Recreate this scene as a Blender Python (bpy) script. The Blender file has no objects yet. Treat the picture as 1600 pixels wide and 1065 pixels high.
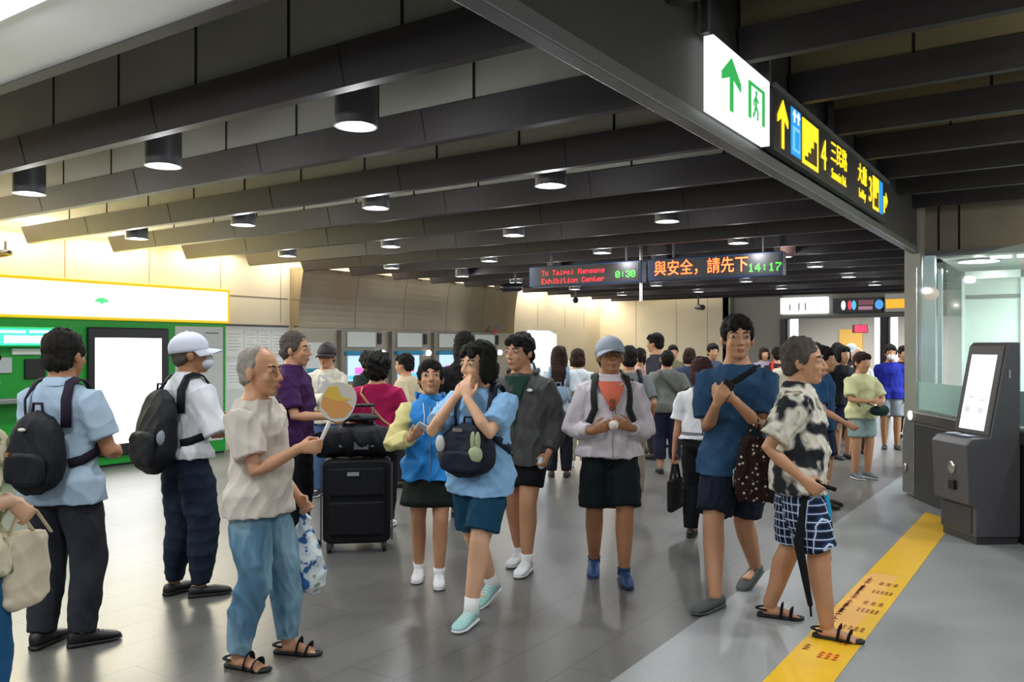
import bpy, bmesh, math, random
import numpy as np
from mathutils import Vector, Matrix
random.seed(7)
SC = bpy.context.scene
COL = SC.collection
R = math.radians

# ------------------------------------------------------------------ camera, world, exposure
cam_d = bpy.data.cameras.new('camera'); cam = bpy.data.objects.new('camera', cam_d); COL.objects.link(cam)
cam_d.sensor_width = 36.0; cam_d.lens = 1310/1600*36.0
cam_d.shift_y = (544-532.5)/1600
cam_d.clip_start = 0.05; cam_d.clip_end = 200
cam.location = (0, 0, 1.58); cam.rotation_euler = (R(90), 0, R(34.2))
SC.camera = cam
SC.view_settings.view_transform = 'Standard'; SC.view_settings.look = 'None'
SC.view_settings.gamma = 1.0; SC.view_settings.exposure = 0.0
SC.cycles.use_denoising = True
SC.cycles.max_bounces = 7; SC.cycles.sample_clamp_indirect = 6.0
SC.cycles.caustics_reflective = False; SC.cycles.caustics_refractive = False
world = bpy.data.worlds.new('station_ambient'); SC.world = world; world.use_nodes = True
world.node_tree.nodes['Background'].inputs[0].default_value = (.75, .85, 1.0, 1)
world.node_tree.nodes['Background'].inputs[1].default_value = 0.40

def lamp(name, kind, loc, power, color=(1, 1, 1), rot=(0, 0, 0), size=.2, size_y=None, spot=None):
    d = bpy.data.lights.new(name, kind); d.energy = power; d.color = color
    if kind == 'AREA':
        d.shape = 'DISK' if size_y is None else 'RECTANGLE'; d.size = size
        if size_y: d.size_y = size_y
    elif kind == 'SPOT':
        d.spot_size = R(spot); d.spot_blend = .6; d.shadow_soft_size = size
    o = bpy.data.objects.new(name, d); o.location = loc; o.rotation_euler = rot; COL.objects.link(o)
    return o
DOWN_P = 56.0
DOWN_XY = [(x, y) for y in (1.2, 3.36, 5.42, 7.58, 9.62, 11.4, 13.05, 15.25, 17.45) for x in (-8.78, -6.93, -5.13, -3.33)]  # nearest row is unseen, added to light people's fronts
DIM = {(-6.93, 3.36), (-3.33, 7.58), (-8.78, 7.58), (-6.93, 5.42)}
for x, y in DOWN_XY:
    lamp('downlight_and_fill', 'SPOT', (x, y, 2.79), DOWN_P, (.92, .96, 1.0), (0, 0, 0), .11, spot=150)
    lamp('downlight_side_fill', 'POINT', (x, y, 2.755), 13.0, (.95, .97, 1.0)).data.shadow_soft_size = .05  # point lamps added under the lenses to brighten the ceiling fascias
for x, y in ((.6, 1.2), (.6, 3.4), (.6, 5.4), (.6, 7.6), (.6, 9.6), (.6, 11.4), (-1.25, 14.0), (1.0, 14.0), (-5.1, -1), (-2.8, -1), (-.5, -1), (-7.5, -1)):  # unseen lamps added to light right hall and people's fronts, plus the gate downlight
    zl = 3.2 if x > -.6 and -.5 < y < 12 else 2.79
    lamp('downlight_and_fill', 'SPOT', (x, y, zl), DOWN_P*1.9, (.92, .97, 1.0), (0, 0, 0), .11, spot=150)
    lamp('downlight_side_fill', 'POINT', (x, y, zl-.035), 22.0, (1, .97, .85)).data.shadow_soft_size = .05

# ------------------------------------------------------------------ materials
def srgb(h):
    if not isinstance(h, str): return tuple(h)
    h = h.lstrip('#'); c = [int(h[i:i+2], 16)/255 for i in (0, 2, 4)]
    return tuple(x/12.92 if x <= .04045 else ((x+.055)/1.055)**2.4 for x in c)
_mats = {}
def mat(name, col, rough=.6, metal=0.0, var=0.0, vscale=8.0, bump=0.0, bscale=60.0, spec=.5, emit=0.0, alpha=1.0, trans=0.0, ecol=None):
    if name in _mats: return _mats[name]
    m = bpy.data.materials.new(name); m.use_nodes = True; nt = m.node_tree; b = nt.nodes['Principled BSDF']
    c = srgb(col)
    b.inputs['Base Color'].default_value = (*c, 1); b.inputs['Roughness'].default_value = rough; b.inputs['Metallic'].default_value = metal
    b.inputs['Specular IOR Level'].default_value = spec
    b.inputs['Alpha'].default_value = alpha; b.inputs['Transmission Weight'].default_value = trans
    if emit:
        b.inputs['Emission Color'].default_value = (*srgb(ecol or col), 1); b.inputs['Emission Strength'].default_value = emit
    if var or bump:
        tc = nt.nodes.new('ShaderNodeTexCoord')
    if var:
        n = nt.nodes.new('ShaderNodeTexNoise'); n.inputs['Scale'].default_value = vscale; n.inputs['Detail'].default_value = 5
        nt.links.new(tc.outputs['Object'], n.inputs['Vector'])
        r = nt.nodes.new('ShaderNodeValToRGB'); r.color_ramp.elements[0].position = .3; r.color_ramp.elements[1].position = .7
        r.color_ramp.elements[0].color = (*[x*(1-var) for x in c], 1); r.color_ramp.elements[1].color = (*[min(1, x*(1+var)) for x in c], 1)
        nt.links.new(n.outputs['Fac'], r.inputs['Fac']); nt.links.new(r.outputs['Color'], b.inputs['Base Color'])
    if bump:
        n2 = nt.nodes.new('ShaderNodeTexNoise'); n2.inputs['Scale'].default_value = bscale; n2.inputs['Detail'].default_value = 3
        nt.links.new(tc.outputs['Object'], n2.inputs['Vector'])
        bp = nt.nodes.new('ShaderNodeBump'); bp.inputs['Strength'].default_value = bump; bp.inputs['Distance'].default_value = .01
        nt.links.new(n2.outputs['Fac'], bp.inputs['Height']); nt.links.new(bp.outputs['Normal'], b.inputs['Normal'])
    _mats[name] = m
    return m
def N(m): return m.node_tree.nodes, m.node_tree.links

M_nosing = mat('dark_beam_paint', '#2a2526', .6, 0, .12, 3, spec=.3)
M_panel = mat('satin_ceiling_metal', '#b9b8ae', .42, .2, .1, 1.5)
M_panelbrown = mat('satin_brown_metal', '#8f8567', .42, .3, .12, 1.5)
M_gap = mat('black_joint', '#0b0b0b', .9)
M_slab = mat('dark_slab', '#2a2826', .9)
M_wall = mat('cream_wall_panel', '#cfc4ac', .6, 0, .05, 1.2)
M_wallgrey = mat('grey_wall_panel', '#8d8a80', .6, 0, .06, 1.2)
M_soffit = mat('pale_soffit_metal', '#e6e9e7', .45, .0, .06, 1)
M_steel = mat('brushed_steel', '#b8a98f', .17, .85, .08, 2)
M_chrome = mat('polished_steel', '#c8ccca', .2, 1.0)
M_black = mat('black_plastic', '#141416', .4)
M_dgrey = mat('dark_grey_metal', '#4d4c50', .5, .2, .06, 12)
M_white = mat('white_panel', '#d8dad6', .5)
M_rail = mat('grey_rail', '#6d7072', .4, .5)

# granite floor: slabs with joints, darker concourse, paler strip by the gates
M_floor = mat('granite_floor', '#6f7070', .30)
nd, lk = N(M_floor); b = nd['Principled BSDF']
tc = nd.new('ShaderNodeTexCoord'); sp = nd.new('ShaderNodeSeparateXYZ'); lk.new(tc.outputs['Object'], sp.inputs[0])
cm = nd.new('ShaderNodeCombineXYZ'); lk.new(sp.outputs['Y'], cm.inputs['X']); lk.new(sp.outputs['X'], cm.inputs['Y'])
br = nd.new('ShaderNodeTexBrick'); lk.new(cm.outputs[0], br.inputs['Vector'])
br.inputs['Scale'].default_value = 1.0; br.inputs['Brick Width'].default_value = 1.2; br.inputs['Row Height'].default_value = .30
br.inputs['Mortar Size'].default_value = .005; br.inputs['Mortar Smooth'].default_value = .3; br.inputs['Bias'].default_value = 0
br.inputs['Color1'].default_value = (*srgb('#64625f'), 1); br.inputs['Color2'].default_value = (*srgb('#5f5e5b'), 1); br.inputs['Mortar'].default_value = (*srgb('#4a4947'), 1)
gt = nd.new('ShaderNodeMath'); gt.operation = 'GREATER_THAN'; gt.inputs[1].default_value = -1.85; lk.new(sp.outputs['X'], gt.inputs[0])
mx = nd.new('ShaderNodeMix'); mx.data_type = 'RGBA'; lk.new(gt.outputs[0], mx.inputs['Factor']); lk.new(br.outputs['Color'], mx.inputs['A'])
mx.inputs['B'].default_value = (*srgb('#949796'), 1)
ns = nd.new('ShaderNodeTexNoise'); ns.inputs['Scale'].default_value = 90; ns.inputs['Detail'].default_value = 4; lk.new(tc.outputs['Object'], ns.inputs['Vector'])
ns2 = nd.new('ShaderNodeTexNoise'); ns2.inputs['Scale'].default_value = .9; ns2.inputs['Detail'].default_value = 4; lk.new(tc.outputs['Object'], ns2.inputs['Vector'])
ad = nd.new('ShaderNodeMath'); ad.operation = 'ADD'; lk.new(ns.outputs['Fac'], ad.inputs[0]); lk.new(ns2.outputs['Fac'], ad.inputs[1])
mr = nd.new('ShaderNodeMapRange'); mr.inputs['From Min'].default_value = .6; mr.inputs['From Max'].default_value = 1.4; mr.inputs['To Min'].default_value = .72; mr.inputs['To Max'].default_value = 1.25
lk.new(ad.outputs[0], mr.inputs['Value'])
vm = nd.new('ShaderNodeVectorMath'); vm.operation = 'SCALE'; lk.new(mx.outputs['Result'], vm.inputs[0]); lk.new(mr.outputs['Result'], vm.inputs['Scale'])
lk.new(vm.outputs[0], b.inputs['Base Color'])
rr = nd.new('ShaderNodeMapRange'); rr.inputs['To Min'].default_value = .24; rr.inputs['To Max'].default_value = .42; lk.new(ns2.outputs['Fac'], rr.inputs['Value']); lk.new(rr.outputs['Result'], b.inputs['Roughness'])

def glow(name, col, s): return mat(name, col, .5, emit=s)
M_lens = glow('downlight_lens', '#f2f7ff', 9.0)
M_lensdim = glow('downlight_lens_dim', '#f0ece2', 1.1)
M_can = mat('downlight_can', '#5a5a5c', .45, .3)
M_tube = glow('cove_tube', '#fff0d2', 9.0)
M_whiteglow = glow('white_lightbox', '#fdfffa', 2.2)
M_glass = mat('pale_teal_glass', '#cfe9e4', .05, alpha=.16, spec=.8)
M_frost = mat('frosted_teal_glass', '#a9cfc8', .4, alpha=.75)

# ------------------------------------------------------------------ mesh helpers
class MB:
    def __init__(s): s.v = []; s.f = []; s.mi = []; s.m = 0
    def quad(s, *p):
        i = len(s.v); s.v += [tuple(q) for q in p]; s.f.append(tuple(range(i, i+len(p)))); s.mi.append(s.m); return s
    def box(s, x0, x1, y0, y1, z0, z1, T=None):
        c = [(x0,y0,z0),(x1,y0,z0),(x1,y1,z0),(x0,y1,z0),(x0,y0,z1),(x1,y0,z1),(x1,y1,z1),(x0,y1,z1)]
        if T is not None: c = [tuple(T @ Vector(p)) for p in c]
        i = len(s.v); s.v += c
        for q in ((0,3,2,1),(4,5,6,7),(0,1,5,4),(1,2,6,5),(2,3,7,6),(3,0,4,7)): s.f.append(tuple(i+k for k in q)); s.mi.append(s.m)
        return s
    def loft(s, rings, caps=True, closed=True):
        n = len(rings[0]); i0 = len(s.v)
        for r in rings: s.v += [tuple(p) for p in r]
        for j in range(len(rings)-1):
            for k in range(n if closed else n-1):
                a = i0+j*n+k; b2 = i0+j*n+(k+1) % n
                s.f.append((a, b2, b2+n, a+n)); s.mi.append(s.m)
        if caps:
            s.f.append(tuple(i0+k for k in reversed(range(n)))); s.mi.append(s.m)
            e = i0+(len(rings)-1)*n; s.f.append(tuple(e+k for k in range(n))); s.mi.append(s.m)
        return s
    def tube(s, pts, rads, n=12, ref=None, round_=True):
        P = [np.array(p, float) for p in pts]
        if not isinstance(rads, (list, tuple)): rads = [rads]*len(P)
        rads = [(r, r) if not isinstance(r, (tuple, list)) else r for r in rads]
        T = []
        for i in range(len(P)):
            t = P[min(i+1, len(P)-1)]-P[max(i-1, 0)]; T.append(t/max(np.linalg.norm(t), 1e-9))
        u = np.array(ref if ref is not None else ((1, 0, 0) if abs(T[0][0]) < .85 else (0, 1, 0)), float)
        rings = []
        def ring(p, t, u, a, b2):
            w = np.cross(t, u)
            return [p+u*a*math.cos(2*math.pi*k/n)+w*b2*math.sin(2*math.pi*k/n) for k in range(n)]
        for i in range(len(P)):
            u = u-T[i]*np.dot(u, T[i]); nu = np.linalg.norm(u)
            u = u/nu if nu > 1e-6 else np.array((0, 0, 1.)); a, b2 = rads[i]
            if i == 0 and round_:
                m = min(a, b2)
                for c in (.85, .5): rings.append(ring(P[0]-T[0]*m*c, T[0], u, a*math.sqrt(1-c*c), b2*math.sqrt(1-c*c)))
            rings.append(ring(P[i], T[i], u, a, b2))
            if i == len(P)-1 and round_:
                m = min(a, b2)
                for c in (.5, .85): rings.append(ring(P[i]+T[i]*m*c, T[i], u, a*math.sqrt(1-c*c), b2*math.sqrt(1-c*c)))
        return s.loft(rings)
    def ell(s, c, r, T=None, nu=16, nv=10):
        rings = []
        for j in range(1, nv):
            a = math.pi*j/nv-math.pi/2
            rg = [Vector((c[0]+r[0]*math.cos(a)*math.cos(2*math.pi*k/nu), c[1]+r[1]*math.cos(a)*math.sin(2*math.pi*k/nu), c[2]+r[2]*math.sin(a))) for k in range(nu)]
            rings.append([T @ p for p in rg] if T is not None else rg)
        return s.loft(rings)
    def cyl(s, p0, p1, r, n=16): return s.tube([p0, p1], [r, r], n, round_=False)
    def disc(s, c, r, n=20, sx=1, axis='z'):
        p = []
        for k in range(n):
            a = 2*math.pi*k/n; q = (r*math.cos(a)*sx, r*math.sin(a))
            p.append((c[0]+q[0], c[1]+q[1], c[2]) if axis == 'z' else ((c[0], c[1]+q[0], c[2]+q[1]) if axis == 'x' else (c[0]+q[0], c[1], c[2]+q[1])))
        return s.quad(*p)
    def poly(s, outline, depth_vec):     # extruded outline (list of 3D points)
        a = [Vector(p) for p in outline]; d = Vector(depth_vec)
        return s.loft([a, [p+d for p in a]])
    def mesh(s, name):
        me = bpy.data.meshes.new(name); me.from_pydata(s.v, [], s.f)
        if any(s.mi): me.polygons.foreach_set('material_index', s.mi)
        return me
    def build(s, name, mats, parent=None, loc=None, smooth=False, bevel=0.0, fix=True):
        me = s.mesh(name); off = Vector(loc) if loc is not None else None
        if off is not None: me.transform(Matrix.Translation(-off))
        if fix:
            bm = bmesh.new(); bm.from_mesh(me); bmesh.ops.recalc_face_normals(bm, faces=bm.faces)
            if bevel: bmesh.ops.bevel(bm, geom=[e for e in bm.edges if len(e.link_faces) == 2 and e.calc_face_angle() > .6], offset=bevel, segments=2, affect='EDGES', profile=.5)
            bm.to_mesh(me); bm.free()
        if smooth: me.shade_smooth()
        for m in (mats if isinstance(mats, (list, tuple)) else [mats]): me.materials.append(m)
        o = bpy.data.objects.new(name, me); COL.objects.link(o)
        if off is not None: o.location = off
        if parent is not None: o.parent = parent
        return o
def tag(o, label, cat, group=None, kind=None):
    if label: o['label'] = label
    if cat: o['category'] = cat
    if group: o['group'] = group
    if kind: o['kind'] = kind
    return o
def struct(o): o['kind'] = 'structure'; return o
def empty(name, loc=(0, 0, 0), rz=0.0):
    o = bpy.data.objects.new(name, None); o.empty_display_size = .1; COL.objects.link(o); o.location = loc; o.rotation_euler = (0, 0, rz); return o
def sub(o, root):                       # parent a world-built object to a thing, keeping its place
    o.parent = root; o.matrix_parent_inverse = (Matrix.Translation(root.location) @ root.rotation_euler.to_matrix().to_4x4()).inverted(); return o
def text(name, body, size, loc, rot, m, parent=None, depth=.002, align='CENTER', xs=1.0):
    c = bpy.data.curves.new(name, 'FONT'); c.body = body; c.size = size; c.extrude = depth; c.align_x = align; c.align_y = 'CENTER'; c.resolution_u = 3
    c.materials.append(m); o = bpy.data.objects.new(name, c); COL.objects.link(o); o.location = loc; o.rotation_euler = rot; o.scale = (xs, 1, 1)
    bpy.context.view_layer.update()
    me = bpy.data.meshes.new_from_object(o); o2 = bpy.data.objects.new(name, me); COL.objects.link(o2); o2.location = loc; o2.rotation_euler = rot; o2.scale = (xs, 1, 1)
    bpy.data.objects.remove(o); bpy.data.curves.remove(c)
    if parent is not None: sub(o2, parent)
    return o2

# ------------------------------------------------------------------ floor, walls, ceiling
XW = -11.0; YE = 20.5
struct(MB().box(-12, 9, -5, 40, -.12, 0).build('floor', M_floor))
struct(MB().box(-12, 9, -5, 40, 4.2, 4.3).build('ceiling', M_slab))
struct(MB().box(-12, -1.78, -5, 40, 3.62, 3.75).build('ceiling_hall', M_slab))
w = MB()
for a, b2, c, d in ((-5, 16.85, 0, 3.62), (18.2, YE+.2, 0, 3.62), (16.85, 18.2, 2.02, 3.62)): w.box(XW-.2, XW, a, b2, c, d)
w.m = 1
for y in (1.0, 2.2, 3.4, 4.6, 5.78, 6.98, 8.18, 9.35): w.box(XW-.01, XW+.003, y-.006, y+.006, 2.0, 3.4)
w.box(XW-.01, XW+.003, 8.0, 9.5, 2.395, 2.415)
for y in (17.3, 18.6, 19.6): w.box(XW-.01, XW+.003, y-.005, y+.005, 2.1, 3.3)
struct(w.build('wall_left', [M_wall, mat('wall_joint', '#7d735f', .8)]))
# bright passage behind the doorway
p = MB(); p.box(-13.6, -13.5, 16.4, 18.8, 0, 2.6).box(-13.5, -11.2, 16.3, 16.4, 0, 2.6).box(-13.5, -11.2, 18.8, 18.9, 0, 2.6).box(-13.6, -11.2, 16.3, 18.9, 2.6, 2.7)
struct(p.build('wall_passage', mat('passage_white', '#dfe8f0', .5)))
lamp('passage_light', 'AREA', (-12.3, 17.5, 2.55), 130, (.8, .9, 1), size=1.2)
lt = MB().box(-12.6, -12.0, 17.0, 18.0, 2.57, 2.6).build('ceiling_panel', glow('passage_panel', '#e8f2ff', 5), loc=(-12.3, 17.5, 2.57))
tag(lt, 'white ceiling panel lighting the passage behind the doorway in the cream wall', 'ceiling light')
w = MB(); w.box(XW, -7.35, YE, YE+.2, 0, 3.62)
w.m = 1
for x in (-9.9, -8.75, -7.9): w.box(x-.005, x+.005, YE-.003, YE+.01, .1, 3.3)
struct(w.build('wall_end', [M_wall, bpy.data.materials['wall_joint']]))
w = MB().box(-7.35, -6.0, YE+.25, YE+.45, 0, 3.62).box(-6.0, 1.5, YE, YE+.3, 2.29, 3.62).box(-7.5, -7.3, YE, YE+.4, 0, 3.62)
struct(w.build('wall_portal', M_wallgrey))
for i, x in enumerate((-5.98, -3.72)):
    struct(MB().box(x-.07, x+.07, YE-.06, YE+.3, 0, 2.29).box(x+.085, x+.11, YE-.03, YE+.2, 0, 2.29).build(f'trim_{i+1}', mat('black_frame', '#1c1c1e', .4, .3)))
struct(MB().box(-6.0, -3.0, YE-.08, YE, 2.29, 2.36).build('trim_3', mat('portal_edge', '#4a4a48', .4, .5)))
# bright corridor beyond the portal
p = MB(); p.box(-8.2, 2, 29, 29.2, 0, 3).box(-8.2, -8, 20.9, 29, 0, 3).box(-8, 2, 20.95, 29, 2.85, 3.0)
struct(p.build('wall_corridor', mat('corridor_white', '#b9b6ae', .6)))
for x, y in ((-6, 23), (-3.5, 23), (-6, 26), (-3.5, 26), (-1, 24)):
    lamp('corridor_light', 'AREA', (x, y, 2.8), 130, (1, .98, .95), size=.9)
cl = MB().box(-5.0, -4.0, 24.2, 24.5, 2.80, 2.85).build('ceiling_panel', glow('corridor_panel', '#fffdf5', 4), loc=(-4.5, 24.3, 2.8))
tag(cl, 'long white ceiling panel in the bright corridor beyond the portal', 'ceiling light')

# beams across the hall: dark nosing below a satin metal fascia with black joints
BY = [.95, 2.03] + [2.97+1.083*k for k in range(17)]
for k, y in enumerate(BY):
    if k == 0: continue
    if y > YE-.2: break
    x1 = -1.84
    bmm = MB(); x0 = -10.55
    bmm.m = 1; bmm.box(x0+.02, x1, y-.07, y+.02, 3.03, 3.62)
    bmm.m = 0; bmm.loft([[(x0, y-.12, 3.04), (x0, y, 3.04), (x0, y, 2.845), (x0+.05, y-.07, 2.845)], [(x1, y-.12, 3.04), (x1, y, 3.04), (x1, y, 2.845), (x1, y-.07, 2.845)]])
    bmm.m = 2
    o0 = (k*.37) % .77
    x = x0+.3+o0
    while x < x1:
        bmm.box(x-.009, x+.009, y-.073, y, 3.04, 3.6)
        x += .77
    x = x0+.7+o0
    while x < x1:
        bmm.loft([[(xx, y-.1212, 3.035), (xx, y-.0722, 2.85), (xx, y-.06, 2.85), (xx, y-.10, 3.035)] for xx in (x-.003, x+.003)]); x += 1.54
    struct(bmm.build('ceiling_beam', [M_nosing, M_panel, M_gap]))
    if y < 12.2:
        bmm = MB(); x0, x1 = -1.74, 8.0
        bmm.m = 1; bmm.box(x0, x1, y-.07, y+.02, 3.53, 4.2)
        bmm.m = 0; bmm.loft([[(xx, y-.12, 3.54), (xx, y, 3.54), (xx, y, 3.345), (xx, y-.07, 3.345)] for xx in (x0, x1)])
        bmm.m = 2; x = x0+.5+o0
        while x < x1:
            bmm.box(x-.009, x+.009, y-.073, y, 3.54, 4.2); x += .77
        struct(bmm.build('ceiling_beam', [M_nosing, M_panelbrown, M_gap]))
struct(MB().box(-10.5, -1.9, -2.5, 2.0, 2.85, 2.95).build('ceiling_soffit', M_soffit))
so = MB().box(-6.0, -2.4, 1.0, 1.55, 2.83, 2.849).build('strip_light', glow('soffit_strip', '#ffffff', 1.1), loc=(-4.2, 1.3, 2.83))
tag(so, 'bright wide strip light in the pale soffit at the top corner above the hall', 'ceiling light')
struct(MB().box(-1.84, -1.76, -3, 12.3, 2.88, 4.2).build('wall_header', mat('header_dark', '#3a3938', .5, .2, .08, 2)))
# cove tubes hidden between the beam ends and the wall
for i, y in enumerate((.6, 2.1, 3.6, 5.0, 6.4, 7.9, 9.5, 11.0, 12.5, 14.0, 15.5, 17.0, 18.5, 19.8)):
    o = MB().box(XW+.08, XW+.16, y-.55, y+.55, 3.16, 3.2).build('cove_light', M_tube, loc=(XW+.12, y, 3.16))
    tag(o, 'warm fluorescent cove tube glowing above the cream side wall behind the beam ends', 'cove light', 'cove tubes along the cream wall')
    lamp('cove_glow', 'AREA', (XW+.22, y, 3.13), 27, (1, .9, .72), (0, R(-22), 0), .1, 1.2)
for x in (-10.2, -9.0, -8.0):
    o = MB().box(x-.5, x+.5, YE-.16, YE-.08, 3.16, 3.2).build('cove_light', M_tube, loc=(x, YE-.12, 3.16))
    tag(o, 'warm cove tube washing the cream end wall behind the crowd', 'cove light', 'cove tubes over the end wall')
    lamp('cove_glow', 'AREA', (x, YE-.25, 3.13), 22, (1, .9, .72), (R(-25), 0, 0), 1.0, .1)
# steel fascia and bank of ticket machines set in the side wall
prf = [(XW+.22+.12*(q/10)**2, 1.93+.1*q) for q in range(11)]
struct(MB().loft([[(x, y, z) for x, z in prf]+[(XW, y, 2.93), (XW, y, 1.93)] for y in (9.55, 15.95)]).build('wall_steel_fascia', M_steel))
jt = MB()
for y in (10.85, 12.15, 13.45, 14.7): jt.loft([[(x+.001, yy, z) for x, z in prf] for yy in (y-.005, y+.005)], caps=False, closed=False)
struct(jt.build('trim_4', mat('steel_joint', '#4a4238', .5)))
sb = MB().box(XW, XW+.2, 9.55, 15.95, 0, 1.93)
struct(sb.build('wall_steel_base', mat('dull_steel', '#a59c8c', .45, .35, .08, 2)))

# cross wall over the gates, gate column, right-hand hall ceiling beyond
w = MB(); w.box(-1.72, 8, 12.3, 12.5, 2.80, 4.2); w.m = 1
for x in (-1.56, -1.32, -.42, .1, .6): w.box(x-.012, x+.012, 12.294, 12.31, 2.86, 4.2)
w.m = 2; w.box(-1.72, 8, 12.22, 12.5, 2.78, 2.86)
struct(w.build('wall_gate_bulkhead', [mat('brown_satin_panel', '#8b8070', .4, .5, .12, 1.5), M_gap, M_rail]))
struct(MB().box(-1.7, 8, 12.5, 21, 2.88, 2.95).build('ceiling_gate_hall', mat('gate_hall_ceiling', '#aab4b2', .5, .2)))
struct(MB().box(-1.91, -1.72, 11.9, 12.3, 0, 4.2).build('wall_column', mat('column_steel', '#aaa89c', .42, .4, .08, 2)))
# pale walls of the hall behind the glass
w = MB().box(-.3, 8, 18.0, 18.2, 0, 2.9)
struct(w.build('wall_gate_back', mat('pale_yellow_wall', '#d9cd9e', .6)))
struct(MB().box(-1.55, -.55, 16.0, 16.2, 0, 2.72).build('wall_booth', mat('booth_green_white', '#b4c2b6', .5, 0, .05, 3)))
struct(MB().poly([(-.7, 15.4, 2.75), (2.5, 15.4, .9), (2.5, 15.4, 1.9), (.6, 15.4, 2.85)], (0, .5, 0)).build('wall_escalator_soffit', mat('escalator_cladding', '#8f866f', .5, .2)))
lamp('gate_hall_light', 'AREA', (.4, 14.2, 2.8), 330, (.85, 1, .98), size=1.0)
# ------------------------------------------------------------------ ceiling lamps
_row = {1.2: 'row overhead', 3.36: 'first bay', 5.42: 'third bay', 7.58: 'fifth bay', 9.62: 'seventh bay', 11.4: 'bay just past the boards', 13.05: 'bay well past the boards', 15.25: 'last bay but one', 17.45: 'bay before the end wall'}
_colw = {-8.78: 'nearest the cream wall', -6.93: 'second from the cream wall', -5.13: 'third from the cream wall', -3.33: 'fourth from the cream wall'}
for x, y in DOWN_XY:
    if y < 2: continue
    dim = (x, y) in DIM
    c = empty('downlight', (x, y, 2.82))
    tag(c, f"{'faint' if dim else 'bright'} drum downlight {_colw[x]} in the {_row[y]}", 'ceiling light', 'drum downlights between the ceiling beams')
    sub(MB().cyl((x, y, 3.6), (x, y, 3.625), .1).build('mount', M_can), c)
    ring = [[(.118*math.cos(a*math.pi/12), .118*math.sin(a*math.pi/12), z) for a in range(24)] for z in (0, .8)]
    o = MB().loft(ring, caps=False).build('drum', M_can, c, smooth=True)
    rim = MB().loft([[(r*math.cos(a*math.pi/12), r*math.sin(a*math.pi/12), z) for a in range(24)] for r, z in ((.118, .0), (.122, -.012), (.106, -.012), (.100, .03))], caps=False).build('rim', M_can, c, smooth=True)
    l = MB().disc((0, 0, .008), .105, 24).build('lens', M_lensdim if dim else M_lens, c)
for x, y in ((-1.25, 14.0),):
    c = empty('downlight', (x, y, 2.85)); tag(c, 'glaring round downlight beyond the bulkhead over the glass booth', 'ceiling light')
    MB().cyl((0, 0, 0), (0, 0, .03), .29, 24).build('rim', M_can, c); MB().disc((0, 0, -.004), .27, 24).build('lens', M_lens, c)
o = empty('linear_light', (-.3, 13.4, 2.86)); tag(o, 'row of white tube lights beyond the brown bulkhead', 'ceiling light')
for k in range(5): MB().box(-.75+.32*k, -.5+.32*k, -.06, .06, -.03, 0).build('tube', M_lens, o)

# ------------------------------------------------------------------ hanging exit signs on the long rail
r = MB().box(-1.83, -1.74, .2, 12.25, 2.80, 2.885).build('sign_rail', M_rail, loc=(-1.78, 6, 2.8), bevel=.008)
tag(r, 'long grey metal rail running under the beams below the exit signs', 'rail')
GREEN = glow('sign_green', '#2fae54', .75); YEL = glow('sign_yellow', '#ffd21c', 1.5); BLU = glow('sign_blue', '#1d8fd8', 1.0)
WHT = glow('sign_white', '#f6fbf8', .95); SBL = mat('sign_black', '#17181a', .45)
RX = (R(90), 0, R(90))         # text facing +X, reading along +Y
def hang(root, x, y, z0, z1, name='hanger'):
    z1 = 4.15
    return sub(MB().box(x-.02, x+.02, y-.02, y+.02, z0, z1).build(name, M_dgrey), root)
xs = -1.68
e = empty('exit_sign', (xs, 4.96, 2.9)); tag(e, 'white lit exit sign with a green arrow and running figure', 'sign')
sub(MB().box(xs-.06, xs, 4.45, 5.46, 2.895, 3.315).build('lit_panel', WHT, bevel=.006), e)
for y in (4.41, 5.50): hang(e, xs-.03, y, 3.31, 3.6)
def panel(name, pts, m, root, x=xs, d=.004):   # pts are (y,z) outlines on the +X face
    return sub(MB().poly([(x+.001, y, z) for y, z in pts], (d, 0, 0)).build(name, m), root)
def arrow_up(cy, cz, w, h, t):
    return [(cy-t, cz-h/2), (cy+t, cz-h/2), (cy+t, cz+h*.12), (cy+w/2, cz-h*.02), (cy+w/2, cz+h*.13), (cy, cz+h/2), (cy-w/2, cz+h*.13), (cy-w/2, cz-h*.02), (cy-t, cz+h*.12)]
panel('arrow', arrow_up(4.73, 3.105, .32, .31, .028), GREEN, e)
for y0, y1 in ((5.03, 5.075), (5.295, 5.34)): panel('door_frame', [(y0, 2.99), (y1, 2.99), (y1, 3.215), (y0, 3.215)], GREEN, e)
panel('door_frame', [(5.075, 3.195), (5.295, 3.195), (5.295, 3.215), (5.075, 3.215)], GREEN, e)
fg = MB()
x0 = xs+.004
fg.ell((x0, 5.175, 3.165), (.003, .018, .018))
for a, b2, rr_ in (((5.17, 3.145), (5.165, 3.085), .017), ((5.165, 3.085), (5.205, 3.055), .012), ((5.205, 3.055), (5.20, 3.005), .011), ((5.165, 3.085), (5.145, 3.045), .012), ((5.145, 3.045), (5.115, 3.01), .011), ((5.17, 3.138), (5.215, 3.115), .009), ((5.168, 3.138), (5.13, 3.11), .009), ((5.13, 3.11), (5.125, 3.08), .008)):
    fg.tube([(x0, a[0], a[1]), (x0, b2[0], b2[1])], [(.003, rr_), (.003, rr_)], 8, ref=(1, 0, 0))
sub(fg.build('running_figure', GREEN), e)
e = empty('direction_sign', (xs, 7.5, 2.9)); tag(e, 'long black direction sign with yellow arrows, characters and exit numbers', 'sign')
sub(MB().box(xs-.06, xs, 5.54, 9.5, 2.895, 3.315).build('sign_box', SBL, bevel=.006), e)
sub(MB().box(xs-.05, xs+.012, 5.54, 9.5, 3.30, 3.335).build('top_rail', M_rail), e)
for y in (7.2, 9.45): hang(e, xs-.03, y, 3.3, 3.6)
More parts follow.
